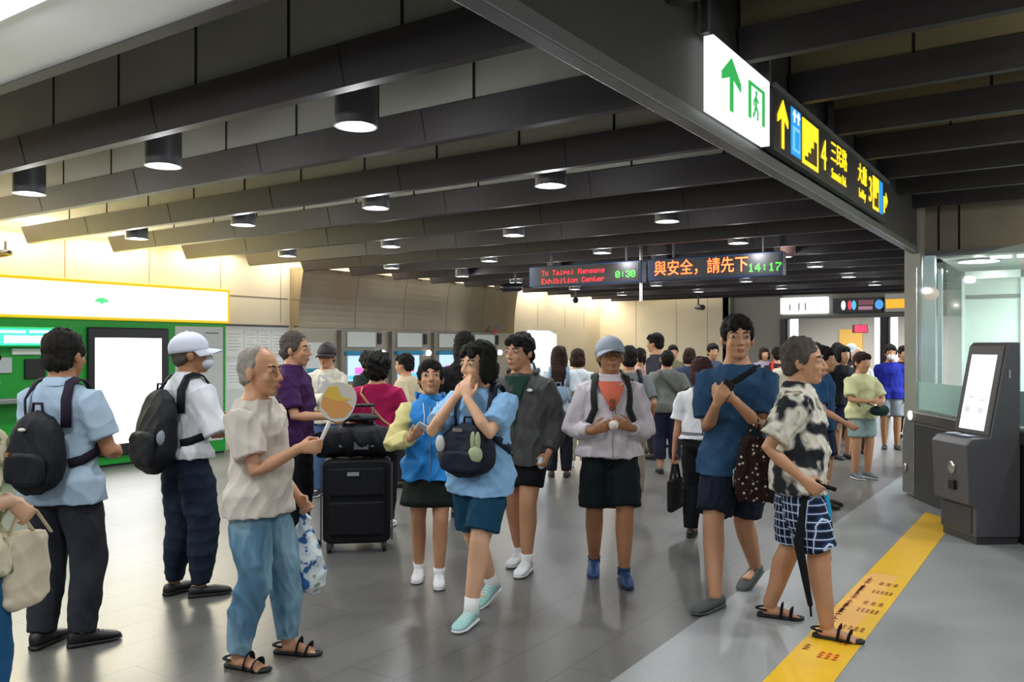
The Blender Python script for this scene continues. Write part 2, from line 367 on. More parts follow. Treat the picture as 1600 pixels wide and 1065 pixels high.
panel('arrow', arrow_up(5.74, 3.10, .24, .33, .025), YEL, e)
panel('lift_symbol', [(5.93, 2.94), (6.17, 2.94), (6.17, 3.27), (5.93, 3.27)], BLU, e)
for y in (6.0, 6.10):
    panel('symbol_arrow', arrow_up(y, 3.215, .07, .09, .01), WHT, e, xs+.005)
panel('symbol_cabin', [(5.965, 2.97), (6.135, 2.97), (6.135, 3.14), (5.965, 3.14)], mat('symbol_lightblue', '#7cc6ea', .5, emit=.8), e, xs+.005)
panel('symbol_figures', [(6.0, 2.985), (6.1, 2.985), (6.1, 3.11), (6.0, 3.11)], BLU, e, xs+.0095)
panel('stairs_symbol', [(6.22, 2.93), (6.66, 2.93), (6.66, 3.26), (6.22, 3.26)], YEL, e)
dk = mat('symbol_dark', '#6b5500', .6)
panel('symbol_steps', [(6.27, 2.96), (6.60, 2.96), (6.60, 3.14), (6.52, 3.14), (6.52, 3.08), (6.44, 3.08), (6.44, 3.03), (6.36, 3.03), (6.36, 2.99), (6.27, 2.99)], dk, e, xs+.005)
text('exit_number', '4', .34, (xs+.004, 6.83, 3.09), RX, YEL, e)
text('lettering', '三民路', .19, (xs+.004, 7.33, 3.17), RX, YEL, e)
text('lettering', 'Sanmin Rd.', .115, (xs+.004, 7.33, 3.0), RX, YEL, e)
text('lettering', '大廳', .19, (xs+.004, 8.23, 3.17), RX, YEL, e)
text('lettering', 'Lobby', .115, (xs+.004, 8.23, 3.0), RX, YEL, e)
text('exit_number', '3', .34, (xs+.004, 8.58, 3.09), RX, YEL, e)
panel('stairs_symbol', [(8.70, 2.94), (8.98, 2.94), (8.98, 3.26), (8.70, 3.26)], YEL, e)
panel('symbol_steps', [(8.75, 2.97), (8.94, 2.97), (8.94, 3.12), (8.87, 3.12), (8.87, 3.05), (8.75, 3.05)], dk, e, xs+.005)
panel('lift_symbol', [(9.01, 2.94), (9.18, 2.94), (9.18, 3.26), (9.01, 3.26)], BLU, e)
panel('arrow', [(9.24, 2.97), (9.29, 2.97), (9.29, 3.08), (9.35, 3.08), (9.35, 3.03), (9.45, 3.11), (9.35, 3.19), (9.35, 3.14), (9.24, 3.14)], YEL, e)

# ------------------------------------------------------------------ LED boards hanging across the hall
FONT5 = {'T':'1f04040404040400','o':'00000e1111110e','a':'00000e010f110f','i':'0400060404040e','p':'00001e111e1010','e':'00000e111f100e','N':'11191513111111','n':'0000161911 1111'.replace(' ',''),
 'g':'00000f110f010e','E':'1f10101e10101f','x':'0000110a040a11','h':'10101619111111','b':'10101e1111111e','t':'08081c08080906','C':'0e11101010110e','r':'00001619101010',
 '0':'0e11131519110e','3':'0e11010601110e','1':'040c040404040e','4':'02060a121f0202','7':'1f010204080808',':':'00040400040400',' ':'00000000000000','T':'1f040404040404'}
def dots(name, s_, x0, z0, p, y, m, parent, adv=6):
    for i, ch in enumerate(s_):
        b_ = MB(); h = FONT5[ch]
        for r_ in range(7):
            v = int(h[2*r_:2*r_+2], 16)
            for c_ in range(5):
                if v >> (4-c_) & 1:
                    x = x0+(i*adv+c_)*p; z = z0+(6-r_)*p; q = p*.44
                    b_.quad((x-q, y, z-q), (x+q, y, z-q), (x+q, y, z+q), (x-q, y, z+q))
        if b_.v: sub(b_.build(name, m, fix=False), parent)
LRED = glow('led_red', '#ff1430', 2.6); LORG = glow('led_orange', '#ff5526', 6.0); LGRN = glow('led_green', '#35ff2a', 2.2)
NAVY = mat('navy_sign_case', '#10264a', .4, .2); LBK = mat('led_face', '#0a0708', .35)
yb = 10.0
for (xa, xb_, lab) in ((-6.5, -4.76, 'dark LED board with two lines of small red English words and green 0:30'), (-4.66, -2.93, 'dark LED board with large orange Chinese characters and green 14:17')):
    e = empty('led_board', ((xa+xb_)/2, yb, 2.45)); tag(e, lab, 'information board')
    sub(MB().box(xa, xb_, yb, yb+.16, 2.445, 2.735).build('case', NAVY, bevel=.01), e)
    sub(MB().box(xa+.14, xb_-.03, yb-.008, yb, 2.47, 2.71).build('face', LBK), e)
    for x in (xa+.32, xb_-.25): sub(MB().cyl((x, yb+.08, 2.735), (x, yb+.08, 3.63), .015).build('hanger', M_dgrey), e)
    if xa < -6:
        dots('lettering', 'To Taipei Nangang', xa+.22, 2.605, .0098, yb-.01, LRED, e); dots('lettering', 'Exhibition Center', xa+.22, 2.49, .0098, yb-.01, LRED, e)
        dots('countdown', '0:30', xb_-.36, 2.525, .0125, yb-.01, LGRN, e)
        sub(MB().cyl((xb_-.05, yb+.1, 2.2), (xb_-.05, yb+.1, 3.63), .02).build('drop_pole', M_chrome), e)
    else:
        for k_, ch in enumerate('與安全，請先下'): text('lettering', ch, .205, (xa+.175+.178*k_, yb-.01, 2.592), (R(90), 0, 0), LORG, e, xs=.86)
        dots('clock', '14:17', xb_-.40, 2.51, .0138, yb-.01, LGRN, e)
o = MB().cyl((-2.98, 10.4, 2.72), (-2.98, 10.4, 2.82), .09).build('smoke_detector', mat('pinkish_cover', '#b98c88', .5), loc=(-2.98, 10.4, 2.8)); tag(o, 'small drum fixture on the ceiling above the end of the LED boards', 'detector')
# cameras and speaker boxes under the ceiling
def cctv(x, y, z, lab, s=1.0, rz=0):
    e = empty('security_camera', (x, y, z), rz); tag(e, lab, 'security camera')
    MB().tube([(0, -.09*s, -.02), (0, .09*s, 0)], .045*s).build('housing', M_black, e, smooth=True)
    MB().cyl((0, .05*s, 0), (0, .05*s, 3.62-z if z < 2.7 else .14*s), .014*s).build('bracket', M_dgrey, e)
    MB().tube([(0, -.11*s, -.022), (0, -.09*s, -.02)], .03*s).build('lens', mat('lens_glass', '#101522', .08), e, smooth=True)
cctv(XW+.16, 4.93, 2.74, 'small dark security camera on the cream wall over the lightbox', 1.0, R(-60))
cctv(-8.3, 12.2, 2.66, 'black box camera under the beams in front of the steel fascia', 1.7, R(-20))
cctv(-7.75, 19.6, 2.6, 'pale tubular camera on a pole against the cream end wall', 1.5, R(50))
cctv(-9.3, 16.2, 2.66, 'pale camera under the beams by the end of the steel fascia', 1.5, R(30))

# ------------------------------------------------------------------ green bank machine bay with its lightbox
xf = -10.75
BG = mat('bank_green', '#1f9a35', .4, spec=.4); YE_ = glow('yellow_rim', '#f2c81c', .45)
e = empty('cash_machine', (xf, 5.6, 0)); tag(e, 'green cash machine bay with a teal screen and black framed display', 'cash machine')
sub(MB().box(XW+.005, xf, 2.6, 8.08, .03, 1.955).build('green_cabinet', BG), e)
sub(MB().box(XW+.01, xf-.03, 2.6, 8.08, 0, .04).build('plinth', M_black), e)
sub(MB().box(xf-.01, xf+.05, 5.93, 7.10, .14, 1.86).build('display_frame', M_black, bevel=.02), e)
sub(MB().box(xf+.04, xf+.056, 6.02, 6.98, .30, 1.72).build('display', glow('display_white', '#fbfdff', 3.0), bevel=.006), e)
TEAL = glow('teal_screen', '#3fe0b8', 1.0); TW = glow('teal_screen_white', '#eafff8', 1.6)
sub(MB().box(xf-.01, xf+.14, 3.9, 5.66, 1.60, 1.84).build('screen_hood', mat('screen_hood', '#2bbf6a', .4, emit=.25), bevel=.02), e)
sub(MB().box(xf+.135, xf+.145, 3.95, 5.60, 1.62, 1.82).build('screen', TEAL), e)
sg = MB()
for y0, y1, z0, z1 in ((4.1, 4.62, 1.765, 1.795), (4.66, 5.1, 1.765, 1.795), (5.14, 5.4, 1.77, 1.8), (4.1, 4.45, 1.66, 1.70), (4.5, 4.75, 1.66, 1.735), (4.85, 5.3, 1.645, 1.735), (3.98, 4.06, 1.64, 1.80)):
    sg.quad((xf+.147, y0, z0), (xf+.147, y1, z0), (xf+.147, y1, z1), (xf+.147, y0, z1))
sub(sg.build('screen_graphics', TW, fix=False), e)
for y0, y1, z0, z1, m in ((4.55, 4.85, 1.50, 1.58, M_white), (5.0, 5.5, 1.50, 1.58, M_white), (4.75, 5.0, 1.28, 1.47, mat('grey_keypad', '#b9c4c4', .4)), (5.15, 5.4, 1.2, 1.45, M_black)):
    sub(MB().box(xf-.01, xf+.03, y0, y1, z0, z1).build('slot_panel', m, bevel=.01), e)
sub(MB().box(xf-.01, xf+.25, 3.9, 5.66, .92, .98).build('shelf', mat('shelf_grey', '#888c88', .4, .3), bevel=.01), e)
sub(MB().disc((xf+.003, 5.76, 1.745), .035, 20, axis='x').build('round_badge', TEAL), e)
pn = sub(MB().box(xf-.01, xf+.012, 7.22, 8.03, .20, 1.90).build('notice_panel', mat('grey_notice', '#bfc3c0', .4, .0, .03), bevel=.006), e)
sub(MB().box(xf+.012, xf+.014, 7.72, 7.95, 1.80, 1.815).build('notice_heading', M_dgrey), pn)
L = empty('lightbox', (xf, 5.3, 1.96)); tag(L, 'long glowing white lightbox with a yellow rim and small green emblem', 'lightbox')
sub(MB().box(XW+.005, xf+.06, 2.0, 8.12, 1.955, 2.47).build('rim', YE_, bevel=.01), L)
sub(MB().box(xf+.05, xf+.066, 2.03, 8.07, 1.995, 2.425).build('lit_face', M_whiteglow), L)
emb = [(6.02, 2.225), (6.06, 2.25), (6.12, 2.262), (6.18, 2.25), (6.22, 2.225), (6.21, 2.21), (6.15, 2.205), (6.12, 2.185), (6.09, 2.205), (6.03, 2.21)]
sub(MB().poly([(xf+.0665, y-.02, 2.2+(z-2.22)*1.25) for y, z in emb], (.004, 0, 0)).build('emblem', glow('emblem_green', '#5fe08c', .8)), L)
lamp('lightbox_glow', 'AREA', (xf+.1, 5.2, 2.2), 60, (1, 1, .97), (0, R(-90), 0), .4, 5.8)
lamp('ceiling_yellow_fill', 'AREA', (xf+.10, 5.2, 2.50), 120, (1, .82, .12), (0, R(-140), 0), .08, 5.8)  # added lamp tinting the ceiling bays yellow, in place of a reflection
# notice boards beyond
e = empty('notice_board', (XW+.02, 8.8, .6)); tag(e, 'white notice board with taped paper sheets between the lightbox and steel fascia', 'notice board')
sub(MB().box(XW+.003, XW+.05, 8.18, 9.45, .25, 1.93).build('board', M_white, bevel=.005), e)
sub(MB().box(XW+.003, XW+.07, 8.16, 9.47, 1.93, 1.96).build('rail', M_dgrey), e)
for y0, z0, w_, h_ in ((8.25, 1.45, .3, .42), (8.6, 1.5, .22, .36), (8.86, 1.5, .24, .36), (9.14, 1.5, .24, .36), (8.25, .95, .3, .42), (8.62, 1.0, .3, .42), (9.0, .98, .36, .45)):
    sh = sub(MB().box(XW+.05, XW+.054, y0, y0+w_, z0, z0+h_).build('paper_sheet', mat('paper', '#e6e8e6', .7)), e)
    ln = MB()
    for k in range(6): ln.box(XW+.054, XW+.0545, y0+.03, y0+w_-.03-.05*(k % 3 == 2), z0+h_-.07-.05*k, z0+h_-.062-.05*k)
    sub(ln.build('print', mat('print_grey', '#9aa0a2', .8)), sh)

# ------------------------------------------------------------------ ticket machines in the steel bank
BLUE = mat('machine_blue', '#1a86ac', .4); SCR = glow('machine_screen', '#a9c4f0', 1.0); SCR2 = glow('screen_pink', '#d06ac0', .9); SCR3 = glow('screen_cyan', '#4fb4ea', 1.0)
MPAN = mat('machine_panel', '#c9cdc6', .4)
xm = XW+.2
mach = [10.95, 12.25, 13.5, 14.7]
for i, y in enumerate(mach):
    e = empty('ticket_machine', (xm, y, 0))
    tag(e, ['ticket machine with a lit picture screen behind the woman in crimson', 'second ticket machine along the steel bank, past the crimson top', 'third ticket machine along the steel bank, behind the black-haired heads', 'last ticket machine of the steel bank with a red and blue pennant'][i], 'ticket machine', 'ticket machines in the steel bank')
    sub(MB().box(xm-.02, xm+.10, y-.5, y+.5, .1, 1.90).build('cabinet', mat('machine_steel', '#8b877d', .4, .6), bevel=.01), e)
    sub(MB().box(xm+.10, xm+.125, y-.38, y+.33, 1.60, 1.875).build('header_panel', MPAN, bevel=.008), e)
    sub(MB().box(xm+.10, xm+.15, y-.42, y+.47, 1.46, 1.53).build('blue_band', BLUE, bevel=.01), e)
    s_ = sub(MB().box(xm+.10, xm+.12, y-.36, y+.25, 1.0, 1.45).build('screen', SCR), e)
    sub(MB().box(xm+.12, xm+.122, y-.2, y+.1, 1.12, 1.24).build('screen_picture', SCR2), s_); sub(MB().box(xm+.12, xm+.122, y-.34, y+.23, 1.02, 1.10).build('screen_footer', SCR3), s_)
    sub(MB().box(xm+.10, xm+.14, y-.40, y+.45, .88, .94).build('yellow_strip', mat('machine_yellow', '#c79a3c', .5)), e)
    sub(MB().box(xm+.10, xm+.15, y-.42, y+.47, .74, .86).build('blue_base', BLUE), e)
    sub(MB().ell((xm+.16, y+.48, 1.49), (.06, .06, .06)).build('call_lamp', glow('call_lamp', '#fffef2', 3), smooth=True), e)
    sub(MB().box(xm+.10, xm+.12, y+.40, y+.49, 1.66, 1.86).build('card_reader', M_black), e)
    if i == 3:
        pf = sub(MB().poly([(xm+.14, y+.25, 1.86), (xm+.14, y+.32, 2.02), (xm+.14, y+.42, 1.97)], (.004, 0, 0)).build('pennant', mat('pennant_red', '#b5252e', .6)), e)
        sub(MB().poly([(xm+.145, y+.36, 2.0), (xm+.145, y+.44, 2.08), (xm+.145, y+.47, 2.02)], (.004, 0, 0)).build('pennant_tip', mat('pennant_blue', '#2a5f9a', .6)), pf)
e = empty('information_poster', (xm, 9.95, 1.3)); tag(e, 'white poster with a blue strip on the steel base beside the notice board', 'poster')
sub(MB().box(xm, xm+.012, 9.72, 10.22, 1.15, 1.68).build('sheet', M_white), e); sub(MB().box(xm+.012, xm+.015, 9.72, 10.22, 1.15, 1.24).build('strip', BLUE), e)

# ------------------------------------------------------------------ signs on the far portal
ye = YE-.1
e = empty('portal_sign', (-5.5, ye, 2.4)); tag(e, 'white lit sign over the far portal with tiny dark marks', 'sign')
sub(MB().box(-6.0, -4.9, ye-.1, ye+.05, 2.40, 2.79).build('lit_panel', glow('portal_white', '#f4fbfa', 1.3), bevel=.02), e)
for x, z0, z1 in ((-5.78, 2.48, 2.63), (-5.57, 2.48, 2.66), (-5.42, 2.48, 2.66)): sub(MB().box(x, x+.025, ye-.104, ye-.1, z0, z1).build('mark', M_dgrey), e)
e = empty('portal_sign', (-4.2, ye, 2.4)); tag(e, 'black sign over the far portal with white, red and blue route discs', 'sign')
sub(MB().box(-4.78, -3.72, ye-.1, ye+.05, 2.40, 2.74).build('sign_box', SBL), e)
for x, w_, m in ((-4.55, .05, WHT), (-4.41, .045, glow('disc_red', '#e0455c', .8)), (-4.32, .05, glow('disc_blue', '#55b8e6', .9)), (-3.78, .09, glow('disc_blue2', '#4a9ae0', .9))):
    sub(MB().poly([(x+w_*math.cos(a*.5236), ye-.104, 2.57+.11*math.sin(a*.5236)) for a in range(12)], (0, .004, 0)).build('route_disc', m), e)
sub(MB().box(-4.22, -3.9, ye-.104, ye-.1, 2.57, 2.68).build('lettering_block', glow('maroon_words', '#8c5560', .4)), e); sub(MB().box(-4.22, -3.92, ye-.104, ye-.1, 2.46, 2.54).build('lettering_block', glow('pink_words', '#b88a9c', .5)), e)
e = empty('portal_sign', (-3.4, ye, 2.4)); tag(e, 'orange lit sign over the far portal beside the gate column', 'sign')
sub(MB().box(-3.66, -2.9, ye-.1, ye+.05, 2.40, 2.80).build('sign_box', mat('sign_greywhite', '#cfcfc6', .5)), e); sub(MB().box(-3.64, -3.0, ye-.104, ye-.1, 2.48, 2.68).build('orange_face', glow('sign_orange', '#f2a92c', 1.0)), e)
e = empty('led_board', (-5.0, 24, 2.1)); tag(e, 'tiny red display hanging in the bright corridor beyond the portal', 'information board')
sub(MB().box(-5.15, -4.75, 24, 24.1, 2.0, 2.22).build('case', M_black), e); sub(MB().box(-5.08, -4.77, 23.99, 24, 2.02, 2.2).build('face', LRED), e); sub(MB().cyl((-4.95, 24.05, 2.22), (-4.95, 24.05, 2.85), .02).build('hanger', M_dgrey), e)
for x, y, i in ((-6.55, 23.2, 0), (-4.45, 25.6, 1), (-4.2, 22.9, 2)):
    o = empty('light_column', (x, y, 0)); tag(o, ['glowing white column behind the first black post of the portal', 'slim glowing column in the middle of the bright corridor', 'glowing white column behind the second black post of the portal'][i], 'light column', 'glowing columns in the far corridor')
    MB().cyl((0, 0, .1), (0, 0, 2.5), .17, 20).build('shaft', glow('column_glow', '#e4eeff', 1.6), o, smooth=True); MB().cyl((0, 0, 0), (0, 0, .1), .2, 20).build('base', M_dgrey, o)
lb = MB().box(-6.6, -5.9, 28.9, 28.99, 1.3, 2.2).build('wall_poster', glow('poster_orange', '#caa04a', .5), loc=(-6.2, 28.9, 1.7)); tag(lb, 'orange and white poster on the far wall of the bright corridor', 'poster')

# ------------------------------------------------------------------ yellow queue tape on the floor
T = empty('floor_tape', (-1.11, 5.5, 0)); tag(T, 'bright yellow floor strip with brown and red lettering leading to the kiosk', 'floor marking')
sub(MB().quad((-1.255, 1.0, .002), (-.975, 1.0, .002), (-.965, 8.6, .002), (-1.245, 8.95, .002)).build('strip', mat('tape_yellow', '#f0bd25', .45, 0, .04, 5), fix=False), T)
sub(MB().quad((-1.235, 4.72, .003), (-1.06, 4.75, .003), (-1.05, 6.3, .003), (-1.235, 6.3, .003)).build('printed_field', mat('tape_peach', '#f3b862', .5, 0, .06, 5), fix=False), T)
brn = mat('tape_brown', '#a05a28', .6); redi = mat('tape_red', '#e2502c', .6)
random.seed(3)
def strokes(x0, x1, y0, y1, n, m, nm='lettering'):
    b_ = MB()
    for k in range(n):
        xx = x0+(x1-x0)*(k+.15)/n; wx = (x1-x0)/n*.7
        for j in range(3):
            yy = y0+(y1-y0)*(j/3); b_.quad((xx, yy, .004), (xx+wx, yy, .004), (xx+wx, yy+(y1-y0)*.14, .004), (xx, yy+(y1-y0)*.14, .004))
        b_.quad((xx+wx*.4, y0, .004), (xx+wx*.58, y0, .004), (xx+wx*.58, y1, .004), (xx+wx*.4, y1, .004))
    return sub(b_.build(nm, m, fix=False), T)
strokes(-1.215, -1.185, 4.78, 6.2, 1, brn)
for k in range(7): strokes(-1.222, -1.17, 4.8+.2*k, 4.95+.2*k, 1, brn)
for y0, n in ((4.95, 4), (5.33, 5), (5.50, 3), (5.78, 5), (6.0, 3)): strokes(-1.13, -1.0, y0, y0+.085, n, brn)
strokes(-1.13, -1.02, 4.42, 4.53, 3, redi); strokes(-1.08, -1.03, 4.68, 4.76, 2, redi); strokes(-1.225, -1.18, 4.5, 4.6, 1, brn)

# ------------------------------------------------------------------ enquiry kiosk
ka = math.atan2(7.62-8.01, -.70+1.0)          # front edge direction
K = empty('ticket_kiosk', (-.72, 7.96, 0), ka); tag(K, 'dark grey touchscreen kiosk with a bright slanted screen at the end of the yellow strip', 'kiosk')
KG = mat('kiosk_grey', '#57565a', .45, .15, .05, 15); KD = mat('kiosk_dark', '#3a393c', .5)
# local frame: +x along the front edge, -y towards the user; front base edge at y=-.2, back at y=.2
W2 = .25
prof = [(-.17, .06), (-.17, .30), (-.23, .32), (-.25, .80), (-.20, .85), (-.05, .86), (.09, 1.60), (.12, 1.63), (.2, 1.63), (.2, .06)]
MB().loft([[(-W2, y, z) for y, z in prof], [(W2, y, z) for y, z in prof]]).build('body', KG, K, bevel=.008)
MB().box(-W2+.015, W2-.015, -.155, .19, 0, .06).build('base', KD, K)
MB().box(-W2+.03, W2-.05, -.18, -.165, .08, .29).build('service_door', KD, K, bevel=.004)
TS = Matrix.Translation((0, -.046, .875)) @ Matrix.Rotation(-math.atan2(.14, .74), 4, 'X')
fr = MB().box(-.235, .235, -.012, .006, -.005, .74, TS).build('screen_frame', KD, K, bevel=.004)
MB().box(-.165, .165, -.018, -.010, .03, .66, TS).build('screen', glow('kiosk_screen', '#f4f6ff', 1.5), fr)
ui = MB()
for x0, z0, w_, h_ in ((-.13, .17, .07, .05), (.05, .17, .07, .05), (-.13, .32, .1, .008), (.02, .34, .1, .008), (-.13, .36, .2, .006), (-.1, .29, .06, .02), (.05, .27, .07, .02), (-.13, .42, .24, .004)):
    ui.box(x0, x0+w_, -.0195, -.018, z0, z0+h_, TS)
ui.build('screen_graphics', mat('ui_grey', '#c3c8d6', .5, emit=.7), fr)
MB().disc((-.13, -.13, .866), .055, 20, 1.2).build('card_pad', mat('card_pad', '#c6d6dc', .3, emit=.25), K)
MB().quad((-.03, -.18, .8655), (.15, -.18, .8655), (.15, -.09, .8655), (-.03, -.09, .8655)).build('receipt_tray', mat('tray_lilac', '#b9bfd8', .3, emit=.2), K)
MB().ell((.04, -.247, .60), (.05, .012, .055)).build('coin_slot', M_chrome, K, smooth=True)
MB().box(.01, .09, -.262, -.23, .42, .50).build('ticket_outlet', M_black, K, bevel=.006)
MB().box(W2-.001, W2+.006, .10, .115, 1.34, 1.41).build('side_lock', M_chrome, K)

# ------------------------------------------------------------------ fare gate bodies and glass screen behind the kiosk
dirv = Vector((.51, -.86, 0)).normalized(); ga = math.atan2(dirv.y, dirv.x)
G = empty('fare_gate', (-1.62, 9.95, 0), ga); tag(G, 'dark fare gate body with a rounded steel end behind the kiosk', 'fare gate')
GD = mat('gate_dark', '#2c2b2b', .4, .2)
MB().box(.30, 1.25, 0, .26, .0, .80).build('cabinet', GD, G, bevel=.01)
MB().box(.2, 3.2, -.01, .28, .80, .92).build('top', mat('gate_top', '#56534c', .35, .5), G, bevel=.02)
MB().box(1.25, 3.2, 0, .26, .0, .80).build('cabinet_extension', mat('gate_black', '#161617', .5), G, bevel=.01)
arch = []
for k in range(13):
    a = math.pi/2+math.pi/2*k/12; arch.append((.30+.30*math.cos(a), .62+.30*math.sin(a)))
out = [(.30, 0.02), (.30, .92)]+arch[1:]+[(0, .02)]
MB().loft([[(x, 0.0, z) for x, z in out], [(x, .26, z) for x, z in out]]).build('rounded_end', mat('gate_steel', '#7d7a74', .3, .75), G, bevel=.01)
MB().box(.31, .325, -.006, 0, .1, .86).build('edge_strip', M_chrome, G)
MB().ell((.24, -.01, .87), (.05, .02, .05)).build('indicator_lamp', glow('gate_lamp', '#fff4dd', 3), G, smooth=True)
MB().ell((.10, -.008, .30), (.04, .012, .05)).build('sensor', M_chrome, G, smooth=True)
gs = empty('glass_screen', (-1.62, 9.95, 0), ga); tag(gs, 'clear glass screen with a frosted teal lower band above the fare gate', 'glass screen')
MB().box(.12, 3.2, .12, .132, 1.22, 2.45).build('clear_pane', M_glass, gs)
MB().box(.12, 3.2, .12, .132, .93, 1.22).build('frosted_band', M_frost, gs)
MB().box(.10, .12, .11, .142, .93, 2.45).build('edge_strip', M_chrome, gs)
# steel door frame and glass booth beside the column
d = empty('door_frame_post', (-1.55, 12.0, 0)); tag(d, 'bright steel door frame post standing beside the gate column', 'door post')
sub(MB().box(-1.70, -1.56, 11.95, 12.1, 0, 2.78).build('post', mat('post_lightblue', '#b4cdd2', .3, .4), bevel=.01), d); sub(MB().box(-1.53, -1.48, 11.97, 12.05, 0, 2.6).build('post', bpy.data.materials['post_lightblue']), d)
sub(MB().ell((-1.60, 11.93, 2.28), (.09, .05, .09)).build('lamp_cover', mat('pinkish_lamp', '#d8c3b6', .5, emit=.3), smooth=True), d)
b_ = empty('glass_booth', (-.6, 12.25, 0)); tag(b_, 'glass service booth with a pale framed board behind the kiosk', 'booth')
BM = mat('booth_frame', '#cfe0de', .3, .3)
sub(MB().box(-1.45, 2.0, 12.2, 12.21, .05, 2.75).build('front_pane', M_glass), b_)
sub(MB().box(-1.59, -.76, 15.4, 15.45, 0, 2.73).build('pale_board', mat('booth_board', '#aebdb2', .5, 0, .05, 3), bevel=.005), b_)
for x in (-1.61, -.79): sub(MB().box(x, x+.04, 15.35, 15.45, 0, 2.82).build('board_post', BM), b_)
sub(MB().box(-1.61, -.75, 15.35, 15.45, 2.70, 2.82).build('board_header', BM), b_); sub(MB().box(-1.56, -.8, 15.38, 15.40, 2.38, 2.44).build('board_rail', M_dgrey), b_)
sub(MB().box(-.24, -.21, 12.18, 12.24, .05, 2.75).build('mullion', mat('booth_mullion', '#b8c0b4', .4, .3)), b_)
sub(MB().box(-1.45, 2.0, 12.15, 12.3, 0, 1.05).build('counter', mat('counter_teal', '#9db5ae', .5)), b_)
# ------------------------------------------------------------------ people: skeleton, body, clothes
PEND = []          # (object, voxel, smoothing, fold amount, fold kind, seed) turned into finished skins in one pass
def vox(mb, name, m, parent, voxel, sm=3, amp=0.0, kind='cloth', loc=None):
    o = mb.build(name, m, parent, loc=loc)
    md = o.modifiers.new('r', 'REMESH'); md.mode = 'VOXEL'; md.voxel_size = voxel; md.use_smooth_shade = True
    s = o.modifiers.new('s', 'SMOOTH'); s.factor = .5; s.iterations = sm
    PEND.append((o, amp, kind, len(PEND)))
    return o
def finish_skins():
    bpy.context.view_layer.update(); dg = bpy.context.evaluated_depsgraph_get(); res = []
    for o, amp, kind, seed in PEND:
        res.append((o, bpy.data.meshes.new_from_object(o.evaluated_get(dg)), amp, kind, seed))
    for o, me, amp, kind, seed in res:
        o.modifiers.clear(); old = o.data; me.name = old.name
        o.data = me; bpy.data.meshes.remove(old); me.shade_smooth()
        if amp:
            n = len(me.vertices); co = np.empty(n*3, 'f'); me.vertices.foreach_get('co', co); co = co.reshape(-1, 3)
            nr = np.empty(n*3, 'f'); me.vertex_normals.foreach_get('vector', nr); nr = nr.reshape(-1, 3)
            rg = np.random.RandomState(seed+11); p = co.astype('d')
            wp = p+.03*np.sin(p[:, [1, 2, 0]]*11+rg.rand(3)*6)+.012*np.sin(p[:, [2, 0, 1]]*31+rg.rand(3)*6)
            val = np.zeros(n)
            for q in range(7):
                d = rg.randn(3)
                if kind == 'cloth': d *= (1, 1, .75)
                elif kind == 'hang': d *= (1, 1, .25)
                d /= np.linalg.norm(d); f = rg.uniform(16, 55) if kind != 'hair' else rg.uniform(90, 260)
                w_ = np.sin(wp@d*f+rg.rand()*6.3)
                val += (1-np.abs(w_))**1.5*2-1 if (q % 2 and kind != 'hair') else w_
            co = co+nr*(val/4.2*amp)[:, None]
            me.vertices.foreach_set('co', co.astype('f').ravel()); me.update()
    PEND.clear()

PROF = [(-.066, .055, .040, .0), (-.05, .082, .058, -.004), (-.02, .096, .066, -.008), (.02, .097, .066, -.006), (.06, .090, .062, -.002), (.10, .083, .058, 0), (.15, .086, .060, .002), (.20, .097, .066, .004), (.245, .103, .065, .0), (.262, .098, .058, -.004), (.280, .078, .050, -.006), (.296, .058, .044, -.006), (.310, .044, .040, -.004), (.33, .037, .038, 0), (.375, .035, .038, .004)]
def prof(t):
    for a, b2 in zip(PROF, PROF[1:]):
        if t <= b2[0] or b2 is PROF[-1]:
            f = min(1, max(0, (t-a[0])/(b2[0]-a[0]))); return [a[i]+(b2[i]-a[i])*f for i in range(1, 4)]
SKIN = {'light': mat('skin_light', '#d9a988', .5, var=.06, vscale=9), 'tan': mat('skin_tan', '#c08d6b', .5, var=.07, vscale=9), 'brown': mat('skin_brown', '#a3714f', .5, var=.08, vscale=9)}
M_eye = mat('eye_white', '#a89f97', .35); M_iris = mat('eye_dark', '#1b120e', .2); M_lip = mat('lip', '#a2605a', .5)
HAIRC = {'black': mat('hair_black', '#15120f', .8, var=.3, vscale=40, spec=.25), 'brown': mat('hair_brown', '#2a1a14', .8, var=.3, vscale=40, spec=.25), 'grey': mat('hair_grey', '#8d877e', .8, var=.25, vscale=40, spec=.25), 'red': mat('hair_reddish', '#3a1f20', .8, var=.3, vscale=40, spec=.25), 'white': mat('hair_white', '#c9c6c0', .8, var=.1, vscale=40, spec=.25), 'salt': mat('hair_salt', '#4e4641', .8, var=.3, vscale=40, spec=.25)}
def cloth(name, col, **k):
    a = dict(rough=.85, var=.08, vscale=6, bump=.25, bscale=220, spec=.2); a.update(k); return mat('cloth_'+name, col, **a)

